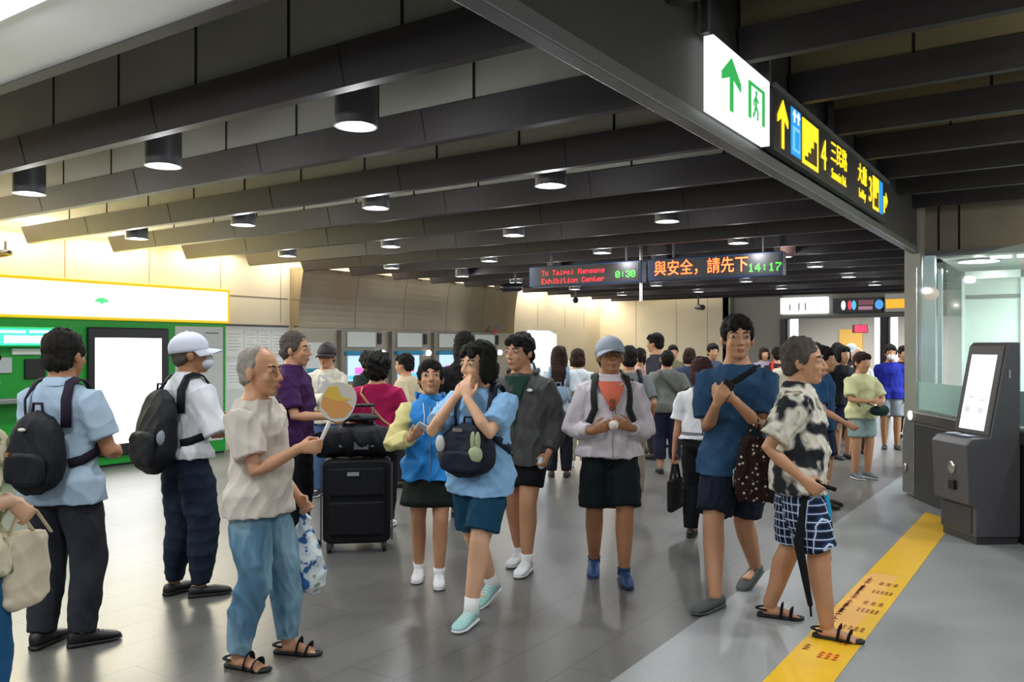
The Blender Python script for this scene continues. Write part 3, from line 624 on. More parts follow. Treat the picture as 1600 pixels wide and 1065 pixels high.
class Person:
    def __init__(s, label, loc, phi, H, skin='tan', build=1.0, belly=0.0, lean=0.0, twist=0.0, head=(0, 0, 0), feet=None, LA=None, RA=None, res=.012, hip_dx=0.0, bust=0.0, group=None, bare=False):
        s.bare = bare
        s.H, s.k, s.b, s.res, s.belly, s.bust = H, H/1.7, build, res, belly, bust
        k = s.k; H_ = H
        s.feet = feet or [(-.09, .0, 0, 8, 0), (.09, .0, 0, -8, 0)]
        L1, L2, ank = .245*H_, .238*H_, .047*H_
        an = [np.array((f[0], f[1], f[2]+ank)) for f in s.feet]
        hx = .051*H_*min(build, 1.15); s.hx = hx
        zc = []
        for i, sg in enumerate((-1, 1)):
            dx = an[i][0]-sg*hx-hip_dx; dy = an[i][1]; zc.append(an[i][2]+math.sqrt(max((.994*(L1+L2))**2-dx*dx-dy*dy, .1)))
        s.hipz = min(zc); s.hip = np.array((hip_dx, 0, s.hipz))
        s.lean = R(lean); s.tw = R(twist)
        s.legs = []
        for i, sg in enumerate((-1, 1)):
            h = s.hip+np.array((sg*hx, 0, 0)); yw = R(s.feet[i][3]); s.legs.append((h, s.ik(h, an[i], L1, L2, np.array((-math.sin(yw), math.cos(yw), .0))), an[i]))
        s.sh = []; s.arms = []; s.hands = []
        for i, (sg, A) in enumerate(((-1, LA), (1, RA))):
            S = s.tp(.250, sg*.099*build**.7, 0); s.sh.append(S)
            a1, a2 = .172*H_, .150*H_
            A = dict(A or {})
            w = np.array(A.get('w', (sg*(.115*build*H_+.045), .035, s.hipz-.02)), float)
            e = s.ik(S, w, a1, a2, np.array(A.get('e', (sg*.4, -1, -.2)), float)); w2 = e+(w-e)/np.linalg.norm(w-e)*a2
            fd = np.array(A.get('f', (w2-e)), float); fd /= np.linalg.norm(fd)
            pn = np.array(A.get('n', (-sg, .15, 0)), float); pn -= fd*np.dot(pn, fd); pn /= np.linalg.norm(pn)
            s.arms.append((S, e, w2)); s.hands.append((w2, fd, pn, A.get('c', .35), sg))
        # head frame
        nb = s.tp(.335, 0, 0); hy, hp, hr = [R(v) for v in head]
        M = Matrix.Rotation(s.tw*.5+hy, 3, 'Z') @ Matrix.Rotation(-hp-s.lean*.35, 3, 'X') @ Matrix.Rotation(hr, 3, 'Y')
        hc = Vector(nb)+M @ Vector((0, .022*k, .058*H_))
        s.HM = Matrix.Translation(hc) @ M.to_4x4() @ Matrix.Scale(1.17*k**.6, 4)
        s.skin = SKIN[skin]
        o = s.body(); s.o = o; o.location = (loc[0], loc[1], 0); o.rotation_euler = (0, 0, R(34.2-phi)); s.M = Matrix.Translation(o.location) @ o.rotation_euler.to_matrix().to_4x4()
        tag(o, label, 'person', group)
    def ik(s, a, b2, l1, l2, hint):
        d = b2-a; D = np.linalg.norm(d); D2 = min(D, (l1+l2)*.998); u = d/D
        x = (l1*l1-l2*l2+D2*D2)/(2*D2); h = math.sqrt(max(l1*l1-x*x, 0)); p = hint-u*np.dot(hint, u); n = np.linalg.norm(p)
        return a+u*x+(p/n if n > 1e-6 else p)*h
    def tp(s, t, x, y):                      # point in the torso frame (fractions of height)
        H = s.H; c, sn = math.cos(s.lean), math.sin(s.lean); up = max(t, 0)
        a = s.tw*min(1, max(0, t/.27)); xx = (x*math.cos(a)-y*math.sin(a))*H; yy = (x*math.sin(a)+y*math.cos(a))*H
        return s.hip+np.array((xx, yy*c+up*H*sn, min(t, 0)*H+up*H*c-yy*sn))
    def surf(s, t, ang, off=0.0, hang=False, flare=0):
        rx, ry, oy = prof(t); rx *= s.b; ry *= s.b**.8
        if hang and t < .2:
            rx = max(rx, prof(.2)[0]*s.b*(.97+flare*(.2-t))); ry = max(ry, prof(.15)[1]*s.b**.8*(1.0+flare*(.2-t)))
        rx += off/s.H; ry += off/s.H
        y = ry*math.sin(ang)
        if math.sin(ang) > 0:
            y += s.belly*math.exp(-((t-.08)/.085)**2)*math.sin(ang)/s.H+s.bust*math.exp(-((t-.205)/.035)**2)*max(0, math.sin(ang))**2*(1 if abs(math.cos(ang)) > .2 else .8)/s.H
            if hang and t < .08: y += s.belly*(.9-math.exp(-((t-.08)/.085)**2))*math.sin(ang)/s.H*.8
        return s.tp(t, rx*math.cos(ang), oy+y)
    def torso(s, mb, ts, off=0.0, hang=False, flare=0, n=24, pleat=0):
        rings = []
        for t in ts:
            rg = [s.surf(t, 2*math.pi*k/n, off, hang, flare) for k in range(n)]
            if hang and t < .04:             # drape over the thighs
                z = rg[0][2]; c = s.tp(t, 0, 0)[:2]
                for h, kn, an in s.legs:
                    f = (h[2]-z)/max(h[2]-kn[2], .05); m_ = (h+(kn-h)*max(0, f))[:2]-c; r = .056*s.H*s.b**.7+off*.8+.030
                    for p in rg:
                        d = p[:2]-c; D = np.linalg.norm(d); d = d/D; bb = d @ m_; ds = r*r-(m_ @ m_-bb*bb)
                        if ds > 0: p[:2] = c+d*max(D, bb+math.sqrt(ds))
            rings.append(rg)
        mb.loft(rings)
    def body(s):
        mb = MB(); H, k = s.H, s.k
        s.torso(mb, [p[0] for p in PROF])
        for i, (h, kn, an) in enumerate(s.legs):
            b = s.b**.7
            mid = h*.5+kn*.5; cm = kn*.68+an*.32+np.array((0, -.012*k, 0))
            mb.tube([h, mid, kn, cm, kn*.3+an*.7, an], [(.052*H*b, .055*H*b), (.047*H*b, .05*H*b), (.035*H*b, .037*H*b), (.036*H*b, .038*H*b), (.028*H*b, .029*H*b), (.0215*H, .024*H)], 14)
            yw = R(s.feet[i][3]); f = np.array((-math.sin(yw), math.cos(yw), 0)); r = np.array((math.cos(yw), math.sin(yw), 0)); z0 = s.feet[i][2]
            g = np.array((an[0], an[1], z0))
            q0 = 1.0 if s.bare else .72
            mb.tube([g-f*.025*k+np.array((0, 0, .032*k)), g+f*.06*k+np.array((0, 0, .035*k)), g+f*.125*k+np.array((0, 0, .022*k))], [(.032*k*q0, .028*k*q0), (.036*k*q0, .03*k*q0), (.043*k*q0, .018*k*q0)], 12, ref=r)
            for q, (lx, ly, rr) in enumerate(() if not s.bare else ((-.028, .168, .013), (-.008, .172, .010), (.009, .166, .009), (.024, .157, .009), (.037, .146, .008))):
                lx = -lx if i == 0 else lx      # big toe on the inner side
                mb.tube([g+f*.12*k+r*lx*.9*k+np.array((0, 0, .018*k)), g+f*ly*k+r*lx*k+np.array((0, 0, .011*k))], rr*k, 8)
        for i, (S, e, w) in enumerate(s.arms):
            b = s.b**.6
            mb.tube([S, S*.5+e*.5, e, e*.7+w*.3, w], [.031*H*b, .027*H*b, .022*H*b, .0225*H*b, (.0155*H, .0145*H)], 12); s.hand(mb, *s.hands[i])
        s.headgeo(mb)
        o = vox(mb, 'person', s.skin, None, s.res, 3)
        if s.res < .0125: s.face(o)
        return o
    def hand(s, mb, W, d, n, c, sg):
        k = s.k; t = np.cross(d, n)*sg      # towards the thumb
        mb.tube([W-d*.02*k, W+d*.03*k, W+d*.085*k], [(.024*k, .02*k), (.034*k, .018*k), (.040*k, .014*k)], 12, ref=t)
        fine = s.res < .0095
        for q, (o_, l) in enumerate(((.031, .070), (.0105, .078), (-.0105, .073), (-.030, .058))):
            p = W+d*.082*k+t*o_*k; a = c*(.55+.12*q); pts = [p]; dd = d
            for j, fr in enumerate((.45, .30, .25)):
                dd = d*math.cos(a)+n*math.sin(a)+t*o_*1.6*(1-c); dd /= np.linalg.norm(dd); p = p+dd*l*fr*k; pts.append(p); a += c*(1.25-.25*j)
            mb.tube(pts, [.0095*k, .009*k, .0083*k, .0072*k], 8)
        p0 = W+d*.018*k+t*.022*k+n*.006*k; d1 = t*.62+d*.66+n*(.25+.35*c); d1 /= np.linalg.norm(d1); p1 = p0+d1*.042*k; d2 = t*(.3-.5*c)+d*.85+n*(.2+.6*c); d2 /= np.linalg.norm(d2)
        mb.tube([p0, p1, p1+d2*.028*k, p1+d2*.05*k], [.014*k, .0115*k, .010*k, .008*k], 8)
    def headgeo(s, mb):
        M = s.HM
        def E(c, r, n=16): mb.ell(c, r, M, n, 10)
        mb.tube([s.tp(.29, 0, -.004), M @ Vector((0, -.018, -.04))], [(.037*s.H*s.b**.4, .037*s.H*s.b**.4), (.036*s.H*s.b**.4, .036*s.H*s.b**.4)], 14)
        E((0, -.008, .022), (.073, .092, .090)); E((0, .018, -.038), (.060, .070, .068)); E((0, .058, -.092), (.026, .026, .022)); E((0, .03, -.075), (.047, .045, .035))
        E((0, .072, .022), (.050, .014, .010)); E((.034, .062, -.030), (.022, .020, .022)); E((-.034, .062, -.030), (.022, .020, .022))
        mb.tube([M @ Vector((0, .082, .012)), M @ Vector((0, .099, -.018)), M @ Vector((0, .108, -.036))], [.008, .010, .012], 8)
        E((.011, .094, -.038), (.008, .010, .007), 8); E((-.011, .094, -.038), (.008, .010, .007), 8)
        E((0, .083, -.062), (.023, .012, .0065), 10); E((0, .082, -.072), (.020, .011, .007), 10)
        for q in (-1, 1):
            E((q*.076, -.006, -.012), (.010, .020, .032), 10); E((q*.0345, .074, .001), (.016, .012, .010), 10)
    def face(s, o):
        M = s.HM
        for q in (-1, 1):
            ey = MB().ell((q*.0335, .0815, .001), (.0135, .007, .0075), M, 10, 8).build('eye', M_eye, o, smooth=True)
            MB().ell((q*.0335, .0868, .001), (.0058, .0025, .0064), M, 10, 6).build('iris', M_iris, ey, smooth=True)
            MB().tube([M @ Vector((q*.016, .088, .019)), M @ Vector((q*.034, .0865, .025)), M @ Vector((q*.053, .074, .019))], [(.003, .004), (.003, .0042), (.002, .003)], 6).build('eyebrow', getattr(s, 'browm', M_iris), o, smooth=True)
        MB().ell((0, .0925, -.0645), (.021, .004, .0045), M, 12, 6).ell((0, .0915, -.0715), (.018, .004, .0050), M, 12, 6).build('lips', M_lip, o, smooth=True)
    # ---- clothes -------------------------------------------------------
    def vx(s, f=1.15): return s.res*f
    def top(s, name, m, hem=-.05, loose=.014, sleeve=.55, sm=None, slack=.012, amp=.006, flare=.5, collar=0, neck=.306, hood=False, tuck=False):
        mb = MB(); ts = [hem+(.27-hem)*i/9 for i in range(10)]+[.285, neck]
        s.torso(mb, ts, loose, not tuck, flare)
        if sm is None: s.sleeves(mb, sleeve, slack)
        o = vox(mb, name, m, s.o, s.vx(), 4, amp)
        if sm is not None:
            for i in (0, 1):
                q = MB(); s.sleeve1(q, i, sleeve, slack+.001); vox(q, 'sleeve', sm, o, s.vx(), 3, amp)
        if collar: s.collar(o, m, collar)
        if hood:
            q = MB(); M = s.tp
            q.tube([M(.300, -.062, .015), M(.315, -.066, -.03), M(.305, -.035, -.075), M(.295, 0, -.09), M(.305, .035, -.075), M(.315, .066, -.03), M(.300, .062, .015)], [(.018*s.k, .03*s.k)]*7, 10)
            vox(q, 'hood', m, o, s.vx(), 3, amp)
        return o
    def sleeve1(s, mb, i, frac, slack):
        S, e, w = s.arms[i]; H, b = s.H, s.b**.6; sg = (-1, 1)[i]
        inn = s.tp(.245, sg*.06*s.b**.7, 0)
        r0, r1, r2 = .034*H*b+slack, .025*H*b+slack*1.25, .0165*H+slack
        if frac <= .55:
            p = S+(e-S)*(frac/.55)
            mb.tube([s.tp(.282, sg*.03, -.004), s.tp(.266, sg*.065*s.b**.7, -.004), S], [.020*H*b+slack*.4, .022*H*b+slack*.4, .030*H*b+slack*.6], 12)
            mb.tube([inn, S, S*.45+p*.55, p], [.027*H*b, r0, r0*.98, r0*.96], 14, round_=False)
        else:
            f = (frac-.55)/.45; p = e+(w-e)*f
            mb.tube([s.tp(.282, sg*.03, -.004), s.tp(.266, sg*.065*s.b**.7, -.004), S], [.020*H*b+slack*.4, .022*H*b+slack*.4, .030*H*b+slack*.6], 12)
            mb.tube([inn, S, S*.5+e*.5, e, e*.5+p*.5, p], [.027*H*b, r0, r0*.92, r1, r1*.95, r2], 14, round_=False)
    def sleeves(s, mb, frac, slack):
        for i in (0, 1): s.sleeve1(mb, i, frac, slack)
    def collar(s, o, m, h):
        mb = MB(); n = 18
        def rg(t, a, z): return [s.tp(t, a*1.0*math.cos(q*2*math.pi/n), a*1.02*math.sin(q*2*math.pi/n)-.003-(.006 if math.sin(q*2*math.pi/n) > 0 else 0)*z) for q in range(n)]
        mb.loft([rg(.296, .050, 0), rg(.318, .040, 1), rg(.325, .041, 1), rg(.318, .050, 1), rg(.298, .058, 1)], caps=False)
        mb.build('collar', m, o, smooth=True)
    def bottoms(s, name, m, frac=1.0, loose=.012, waist=.09, amp=.005, cuff=None, hemfl=0.0):
        mb = MB(); H, b = s.H, s.b**.7
        s.torso(mb, [-.066, -.045, -.02, .02, .06, waist], .010)
        mb.ell(tuple(s.tp(-.05, 0, -.004)), (.045*H, .058*H, .040*H))
        for i, (h, kn, an) in enumerate(s.legs):
            L = [(h+np.array((0, 0, .01*H)), .053*H*b+.004), (h*.6+kn*.4, .050*H*b+loose*.9), (kn, .038*H*b+loose*1.1), (kn*.5+an*.5, .036*H*b+loose*1.1), (an+np.array((0, 0, .0)), (.028*H+loose) if cuff is None else cuff)]
            pts, rad = [], []
            lim = frac*4
            for j, (p, r) in enumerate(L):
                if j <= lim+1e-6: pts.append(p); rad.append((r, r*1.04))
                else:
                    f = lim-(j-1); pts.append(L[j-1][0]*(1-f)+p*f); r2 = (L[j-1][1]*(1-f)+r*f)+hemfl; rad.append((r2, r2*1.04)); break
            mb.tube(pts, rad, 16, round_=False)
        return vox(mb, name, m, s.o, s.vx(), 4, amp)
    def skirt(s, name, m, length=.2, flare=.5, waist=.03, pleat=.012):
        mb = MB(); n = 48; rings = []
        for j in range(8):
            t = waist-(waist+length)*j/7; f = j/7
            rg = []
            for q in range(n):
                a = 2*math.pi*q/n; rx, ry, oy = prof(max(t, -.02)); rx = (max(rx, .085)+.006)*s.b
                sc = 1+flare*f; w_ = 1+pleat*8*f*(1 if q % 4 < 2 else -1)*.12
                rg.append(s.tp(t, rx*sc*w_*math.cos(a), oy+((ry+.008)*s.b)*sc*w_*math.sin(a)))
            rings.append(rg)
        return mb.loft(rings).build(name, m, s.o, smooth=True)
    def shoes(s, m, sole=None, style='sneaker', sock=None):
        k = s.k; sole = sole or M_white
        for i in (0, 1):
            x, y, z, yw, pt = s.feet[i]; T = Matrix.Translation((x, y, z)) @ Matrix.Rotation(R(yw), 4, 'Z') @ Matrix.Rotation(R(pt), 4, 'X') @ Matrix.Scale(k, 4)
            sg = 1 if i == 0 else -1
            def ring(yy, wd, z0, z1, off=0):
                return [T @ Vector((wd*math.copysign(abs(math.cos(a))**.8, math.cos(a))+off, yy, z0+(z1-z0)*(.5+.5*math.sin(a)) if math.sin(a) > 0 else z0+(z1-z0)*(.5+.5*math.sin(a)))) for a in [2*math.pi*q/16 for q in range(16)]]
            sl = [ring(-.075, .022, .0, .022), ring(-.06, .036, 0, .028), ring(0, .038, 0, .026), ring(.06, .042, 0, .024, .003*sg), ring(.13, .048, 0, .022, .006*sg), ring(.175, .038, .003, .022, .008*sg), ring(.197, .018, .006, .02, .008*sg)]
            if style in ('sneaker', 'clog', 'black'):
                h = .098 if style == 'sneaker' else .075
                up = [ring(-.072, .020, .015, h*.7), ring(-.055, .035, .015, h), ring(0, .039, .015, h*1.02), ring(.045, .041, .015, h*.86, .002*sg), ring(.09, .045, .015, .066, .005*sg), ring(.135, .046, .015, .055, .007*sg), ring(.172, .037, .015, .044, .009*sg), ring(.192, .018, .016, .032, .009*sg)]
                o = MB().loft(up).build('shoe', m, s.o, smooth=True); MB().loft(sl).build('sole', sole, o, smooth=True)
                if style == 'sneaker' and s.res < .0125:
                    lc = MB()
                    for q in range(4):
                        yy = .035+.022*q; zz = .088-.009*q
                        lc.tube([T @ Vector((-.02+.003*sg, yy, zz-.004)), T @ Vector((.003*sg, yy, zz+.003)), T @ Vector((.02+.003*sg, yy, zz-.004))], .004*k, 6)
                    lc.build('laces', sole, o, smooth=True)
            else:
                o = MB().loft(sl).build('sandal', sole, s.o, smooth=True)
                st = MB()
                for yy, w_, h in ((.115, .05, .052), (.06, .043, .075)):
                    st.tube([T @ Vector((w_*math.cos(a), yy+.012*math.sin(a), .012+h*math.sin(a))) for a in [math.pi*q/8 for q in range(9)]], [(.004*k, .015*k)]*9, 8, ref=tuple(T.to_3x3() @ Vector((0, 0, 1))))
                st.tube([T @ Vector((.042*math.cos(a), -.02+.055*math.sin(a), .05)) for a in [math.pi*(1+q/8) for q in range(9)]], [(.004*k, .013*k)]*9, 8, ref=(0, 0, 1))
                st.build('strap', m, o, smooth=True)
            if sock is not None:
                h, kn, an = s.legs[i]; d = (kn-an); p = an+d*sock[1]
                MB().tube([an-d*.06, an+d*.02, p], [.026*s.H, .0245*s.H, .0275*s.H], 14, round_=False).build('sock', sock[0], s.o, smooth=True)
    def hair(s, style, col, fringe=False):
        m = HAIRC[col]; s.browm = m; M = s.HM; mb = MB()
        def E(c, r): mb.ell(c, r, M, 18, 12)
        if style == 'crop':
            E((0, -.022, .030), (.078, .088, .088)); E((0, -.045, -.02), (.066, .056, .055))
        else:
            E((0, -.018, .038), (.084, .094, .088)); E((0, -.048, -.02), (.072, .06, .062))
            for q in (-1, 1): E((q*.066, .0, .022), (.018, .046, .046))
        if fringe or style in ('long', 'bob'):
            E((0, .055, .072), (.062, .036, .034)); E((.03, .074, .055), (.03, .018, .026)); E((-.03, .074, .055), (.03, .018, .026))
        if style == 'bob':
            E((0, -.03, -.03), (.092, .082, .092))
            for q in (-1, 1): E((q*.074, .012, -.03), (.02, .045, .075))
        if style == 'curly':
            E((0, -.02, .035), (.11, .11, .105)); E((0, -.045, -.03), (.10, .085, .075))
        if style == 'long':
            mb.tube([M @ Vector((0, -.05, .02)), M @ Vector((0, -.07, -.1)), s.tp(.285, 0, -.062), s.tp(.18, 0, -.07)], [(.085, .06), (.09, .045), (.095, .03), (.07, .02)], 16, ref=(1, 0, 0))
            for q in (-1, 1): E((q*.076, .005, -.04), (.018, .04, .09))
        if style == 'tail':
            mb.tube([M @ Vector((0, -.09, .03)), M @ Vector((0, -.135, .0)), M @ Vector((0, -.12, -.11))], [.03, .035, .015], 12)
        return vox(mb, 'hair', m, s.o, max(s.res*.85, .0075), 2, .0065 if style != 'curly' else .014, 'hair')
    def cap(s, m, brim=1.0, dark=None, back=False):
        M = s.HM; n = 24; rings = []
        for j in range(8):
            a = math.pi/2*j/7.3; rings.append([M @ Vector((.089*math.cos(a)*math.cos(2*math.pi*q/n), -.006+.107*math.cos(a)*math.sin(2*math.pi*q/n), .032+.092*math.sin(a))) for q in range(n)])
        rings.insert(0, [M @ Vector((.088*math.cos(2*math.pi*q/n), -.006+.106*math.sin(2*math.pi*q/n), .012)) for q in range(n)])
        o = MB().loft(rings).build('cap', m, s.o, smooth=True)
        if brim:
            up, lo = [], []
            for q in range(13):
                a = math.pi*(.06+.88*q/12)
                for lst, dz in ((up, .004), (lo, -.003)): lst.append((a, dz))
            b = MB(); rr = []
            for rad in (0, .35, .7, 1.0):
                rr.append([M @ Vector((.086*math.cos(a)*(1+.02*rad), -.006+.104*math.sin(a)+.075*brim*rad*math.sin(a)**.6, .02-.018*rad-.018*rad*math.cos(a)**2+.0)) for a, _ in up])
            rr2 = [[p-(M.to_3x3() @ Vector((0, 0, .007))) for p in q] for q in rr]
            b.loft([a+list(reversed(c)) for a, c in zip(rr, rr2)]); b.build('brim', dark or m, o, smooth=True)
        MB().ell((0, -.006, .125), (.009, .009, .006), M, 10, 6).build('button', m, o, smooth=True)
        return o
    def mask(s, m):
        M = s.HM
        MB().ell((0, .07, -.055), (.052, .045, .045), M, 16, 10).build('face_mask', m, s.o, smooth=True)
    # ---- carried things (top-level) -----------------------------------
    def put(s, mb, name, m, parent=None, smooth=True, bevel=0, voxel=None, amp=0, kind='cloth', sm=3):
        """geometry written in the person's frame becomes an object in the world (or a part of one)"""
        if parent is None:
            c = sum((Vector(p) for p in mb.v), Vector())/len(mb.v); c.z = min(p[2] for p in mb.v)
            o = vox(mb, name, m, None, voxel, sm, amp, kind, loc=c) if voxel else mb.build(name, m, None, loc=c, smooth=smooth, bevel=bevel)
            o.location = s.M @ c; o.rotation_euler = s.o.rotation_euler; o['_c'] = tuple(c); return o
        c = Vector(parent['_c']); mb.v = [tuple(Vector(p)-c) for p in mb.v]
        o = vox(mb, name, m, parent, voxel, sm, amp, kind) if voxel else mb.build(name, m, parent, smooth=smooth, bevel=bevel)
        o['_c'] = tuple(c); return o
    def ribbon(s, pts, nrm, w, th=.008):
        rings = []
        for i, (p, n_) in enumerate(zip(pts, nrm)):
            p = np.array(p); n_ = np.array(n_, float); n_ /= max(np.linalg.norm(n_), 1e-6)
            t = np.array(pts[min(i+1, len(pts)-1)])-np.array(pts[max(i-1, 0)]); t = t/max(np.linalg.norm(t), 1e-6); b = np.cross(t, n_); b /= max(np.linalg.norm(b), 1e-6)
            rings.append([p+b*w/2, p+b*w/2+n_*th, p-b*w/2+n_*th, p-b*w/2])
        return MB().loft(rings)
    def strap_path(s, sg, off, x=.062, low=.06):
        H = s.H; P, Nn = [], []
        def add(t, ang, o2=off):
            p = s.surf(t, ang, o2, True, .2); c = s.tp(t, 0, 0); P.append(p); n_ = p-c; n_[2] = 0; Nn.append(n_)
        a = math.atan2(.06, x); a0 = math.pi/2-sg*.62
        for t in (.17, .22, .255): add(t, -math.pi/2+sg*.62)
        for yy, tt in ((-.04, .287), (-.008, .3), (.025, .292)):
            P.append(s.tp(tt, sg*x, yy)+np.array((0, 0, off*.9))); Nn.append(np.array((sg*.25, yy*4, 1.)))
        for t in (.255, .22, .18): add(t, a0)
        add(.13, math.pi/2-sg*.85); add(.09, math.pi/2-sg*1.45); add(low+.01, -math.pi/2+sg*1.1); add(low, -math.pi/2+sg*.7)
        return P, Nn
    def backpack(s, label, m, t0=.02, t1=.27, w=.30, d=.17, off=.03, front=False, logo=None, strapm=None, pocket=True, cat='backpack', side=None):
        k = s.k; sg_ = 1 if front else -1
        base = s.surf((t0+t1)/2, sg_*math.pi/2, off, True, .2); z0, z1 = s.tp(t0, 0, 0)[2], s.tp(t1, 0, 0)[2]
        cy = base[1]+sg_*d*.42; mb = MB(); n = 28; rings = []
        tiltv = math.sin(s.lean)
        for j in range(11):
            f = j/10; sw = (1-abs(2*f-1)**3.2)**.42 if 0 < f < 1 else .05
            ww, dd = w/2*(.72+.28*math.sin(math.pi*min(1, .30+f*.62)))*max(sw, .3), d/2*(1.05-.45*f)*max(sw, .3)
            z = z0+(z1-z0)*f
            rings.append([np.array((s.hip[0]+ww*math.copysign(abs(math.cos(a))**.6, math.cos(a)), cy+(z-base[2])*tiltv-sg_*f*.03+dd*math.copysign(abs(math.sin(a))**.7, math.sin(a)), z)) for a in [2*math.pi*q/n for q in range(n)]])
        mb.loft(rings)
        o = s.put(mb, 'backpack', m, voxel=max(.008, s.res), amp=.006, sm=3); tag(o, label, cat)
        ys = cy+sg_*d*.46
        if pocket:
            q = MB(); zz = z0+(z1-z0)*.32; q.loft([[(s.hip[0]+w*.37*g_*math.copysign(abs(math.cos(a_))**.5, math.cos(a_)), cy+sg_*(d*.30+d*.24*j_), zz+(z1-z0)*.2*g_*math.copysign(abs(math.sin(a_))**.5, math.sin(a_))) for a_ in [2*math.pi*u_/24 for u_ in range(24)]] for j_, g_ in ((0, 1), (.6, 1), (.85, .93), (1, .8))]); s.put(q, 'front_pocket', m, o, voxel=max(.008, s.res), amp=.004)
        sm_ = strapm or m
        for sg in (-1, 1):
            P, Nn = s.strap_path(sg, .030)
            s.put(s.ribbon(P, Nn, .05*k, .011), 'shoulder_strap', sm_, o)
        q = MB(); q.tube([(s.hip[0]-.03, cy-sg_*d*.2, z1-.01), (s.hip[0]-.025, cy-sg_*d*.2, z1+.035), (s.hip[0]+.025, cy-sg_*d*.2, z1+.035), (s.hip[0]+.03, cy-sg_*d*.2, z1-.01)], .008, 8); s.put(q, 'grab_handle', sm_, o)
        if logo:
            q = MB(); lz = z0+(z1-z0)*logo[1]; q.ell((s.hip[0]+logo[0], cy+sg_*d*(.44-.12*logo[1])-sg_*logo[1]*.012, lz), (logo[2], .012, logo[3])); s.put(q, 'badge', logo[4], o)
        o['_y'] = ys; return o
    def phone(s, label, i, m=None, thick=.009, size=(.072, .15), slide=.055):
        W, d, n, c, sg = s.hands[i]; k = s.k; t = np.cross(d, n)
        C = W+d*(.075+slide*.3)*k+n*.034*k; mb = MB(); u = d; pts = []
        T = Matrix(((t[0], u[0], n[0], C[0]), (t[1], u[1], n[1], C[1]), (t[2], u[2], n[2], C[2]), (0, 0, 0, 1)))
        mb.box(-size[0]/2, size[0]/2, -size[1]/2, size[1]/2, -thick/2, thick/2, T)
        o = s.put(mb, 'phone', m or M_black, smooth=False, bevel=.003); tag(o, label, 'phone')
        q = MB().box(-size[0]/2+.004, size[0]/2-.004, -size[1]/2+.006, size[1]/2-.006, thick/2, thick/2+.0008, T); s.put(q, 'screen', mat('phone_screen', '#6d7c94', .1, emit=.3), o, smooth=False)
        return o
# ------------------------------------------------------------------ patterned cloths
def ramp_mat(name, tex, scale, stops, rough=.85, sc3=(1, 1, 1), detail=3):
    m = mat(name, '#888888', rough, spec=.2); nd, lk = N(m); b = nd['Principled BSDF']
    tc = nd.new('ShaderNodeTexCoord'); mp = nd.new('ShaderNodeMapping'); mp.inputs['Scale'].default_value = sc3; lk.new(tc.outputs['Object'], mp.inputs[0])
    t = nd.new(tex); t.inputs['Scale'].default_value = scale; lk.new(mp.outputs[0], t.inputs['Vector'])
    if 'Detail' in t.inputs: t.inputs['Detail'].default_value = detail
    r = nd.new('ShaderNodeValToRGB'); r.color_ramp.interpolation = 'EASE'
    while len(r.color_ramp.elements) < len(stops): r.color_ramp.elements.new(.5)
    for e_, (p, c) in zip(r.color_ramp.elements, stops): e_.position = p; e_.color = (*srgb(c), 1)
    lk.new(t.outputs['Fac' if 'Fac' in t.outputs else 'Distance'], r.inputs['Fac']); lk.new(r.outputs['Color'], b.inputs['Base Color'])
    return m
HAWAII = ramp_mat('cloth_leaf_print', 'ShaderNodeTexNoise', 9.5, [(.0, '#1d2026'), (.41, '#23262b'), (.46, '#8d8a80'), (.53, '#d8d2c4'), (.62, '#d2ccbb'), (.68, '#6b6a66'), (.76, '#b3a88c')], detail=1.5)
DOTS = ramp_mat('cloth_dotted_bag', 'ShaderNodeTexVoronoi', 30, [(.0, '#e6ddd6'), (.20, '#d8ccc4'), (.27, '#33211f'), (1, '#2a1b1a')], detail=0)
CAMO = ramp_mat('cloth_olive_print', 'ShaderNodeTexNoise', 14, [(.0, '#5d6a3e'), (.45, '#77804f'), (.55, '#d9ccae'), (.62, '#e0d4ba'), (1, '#8a8f5e')])
JEANS = ramp_mat('cloth_faded_jeans', 'ShaderNodeTexNoise', 7, [(.0, '#4c7089'), (.4, '#587d96'), (.6, '#86a8bb'), (1, '#9dbccb')], sc3=(1.2, 1.2, .5))
PLASTIC = ramp_mat('printed_plastic_bag', 'ShaderNodeTexNoise', 16, [(.0, '#27518f'), (.40, '#34609c'), (.45, '#c9d6dc'), (.6, '#e2e6e4'), (.68, '#7d9a90'), (1, '#d8ded8')], rough=.4)
TOTEW = mat('cream_tote', '#d6c9ae', .8, var=.08)
m = mat('cloth_plaid', '#1c2c48', .85, spec=.2); PLAID = m; nd, lk = N(m)
tc = nd.new('ShaderNodeTexCoord'); sp = nd.new('ShaderNodeSeparateXYZ'); lk.new(tc.outputs['Object'], sp.inputs[0]); sxy = nd.new('ShaderNodeMath'); lk.new(sp.outputs['X'], sxy.inputs[0]); lk.new(sp.outputs['Y'], sxy.inputs[1])
cols = []
for out_, fr in ((sxy.outputs[0], 140), (sp.outputs['Z'], 140)):
    mu = nd.new('ShaderNodeMath'); mu.operation = 'MULTIPLY'; mu.inputs[1].default_value = fr; lk.new(out_, mu.inputs[0])
    si = nd.new('ShaderNodeMath'); si.operation = 'SINE'; lk.new(mu.outputs[0], si.inputs[0]); cols.append(si)
mx_ = nd.new('ShaderNodeMath'); mx_.operation = 'MAXIMUM'; lk.new(cols[0].outputs[0], mx_.inputs[0]); lk.new(cols[1].outputs[0], mx_.inputs[1])
r = nd.new('ShaderNodeValToRGB')
for q, (p, c) in enumerate(((0, '#141a2a'), (.45, '#1f3760'), (.88, '#24406c'), (.965, '#c9d3e0'))):
    e_ = r.color_ramp.elements[q] if q < 2 else r.color_ramp.elements.new(p); e_.position = p; e_.color = (*srgb(c), 1)
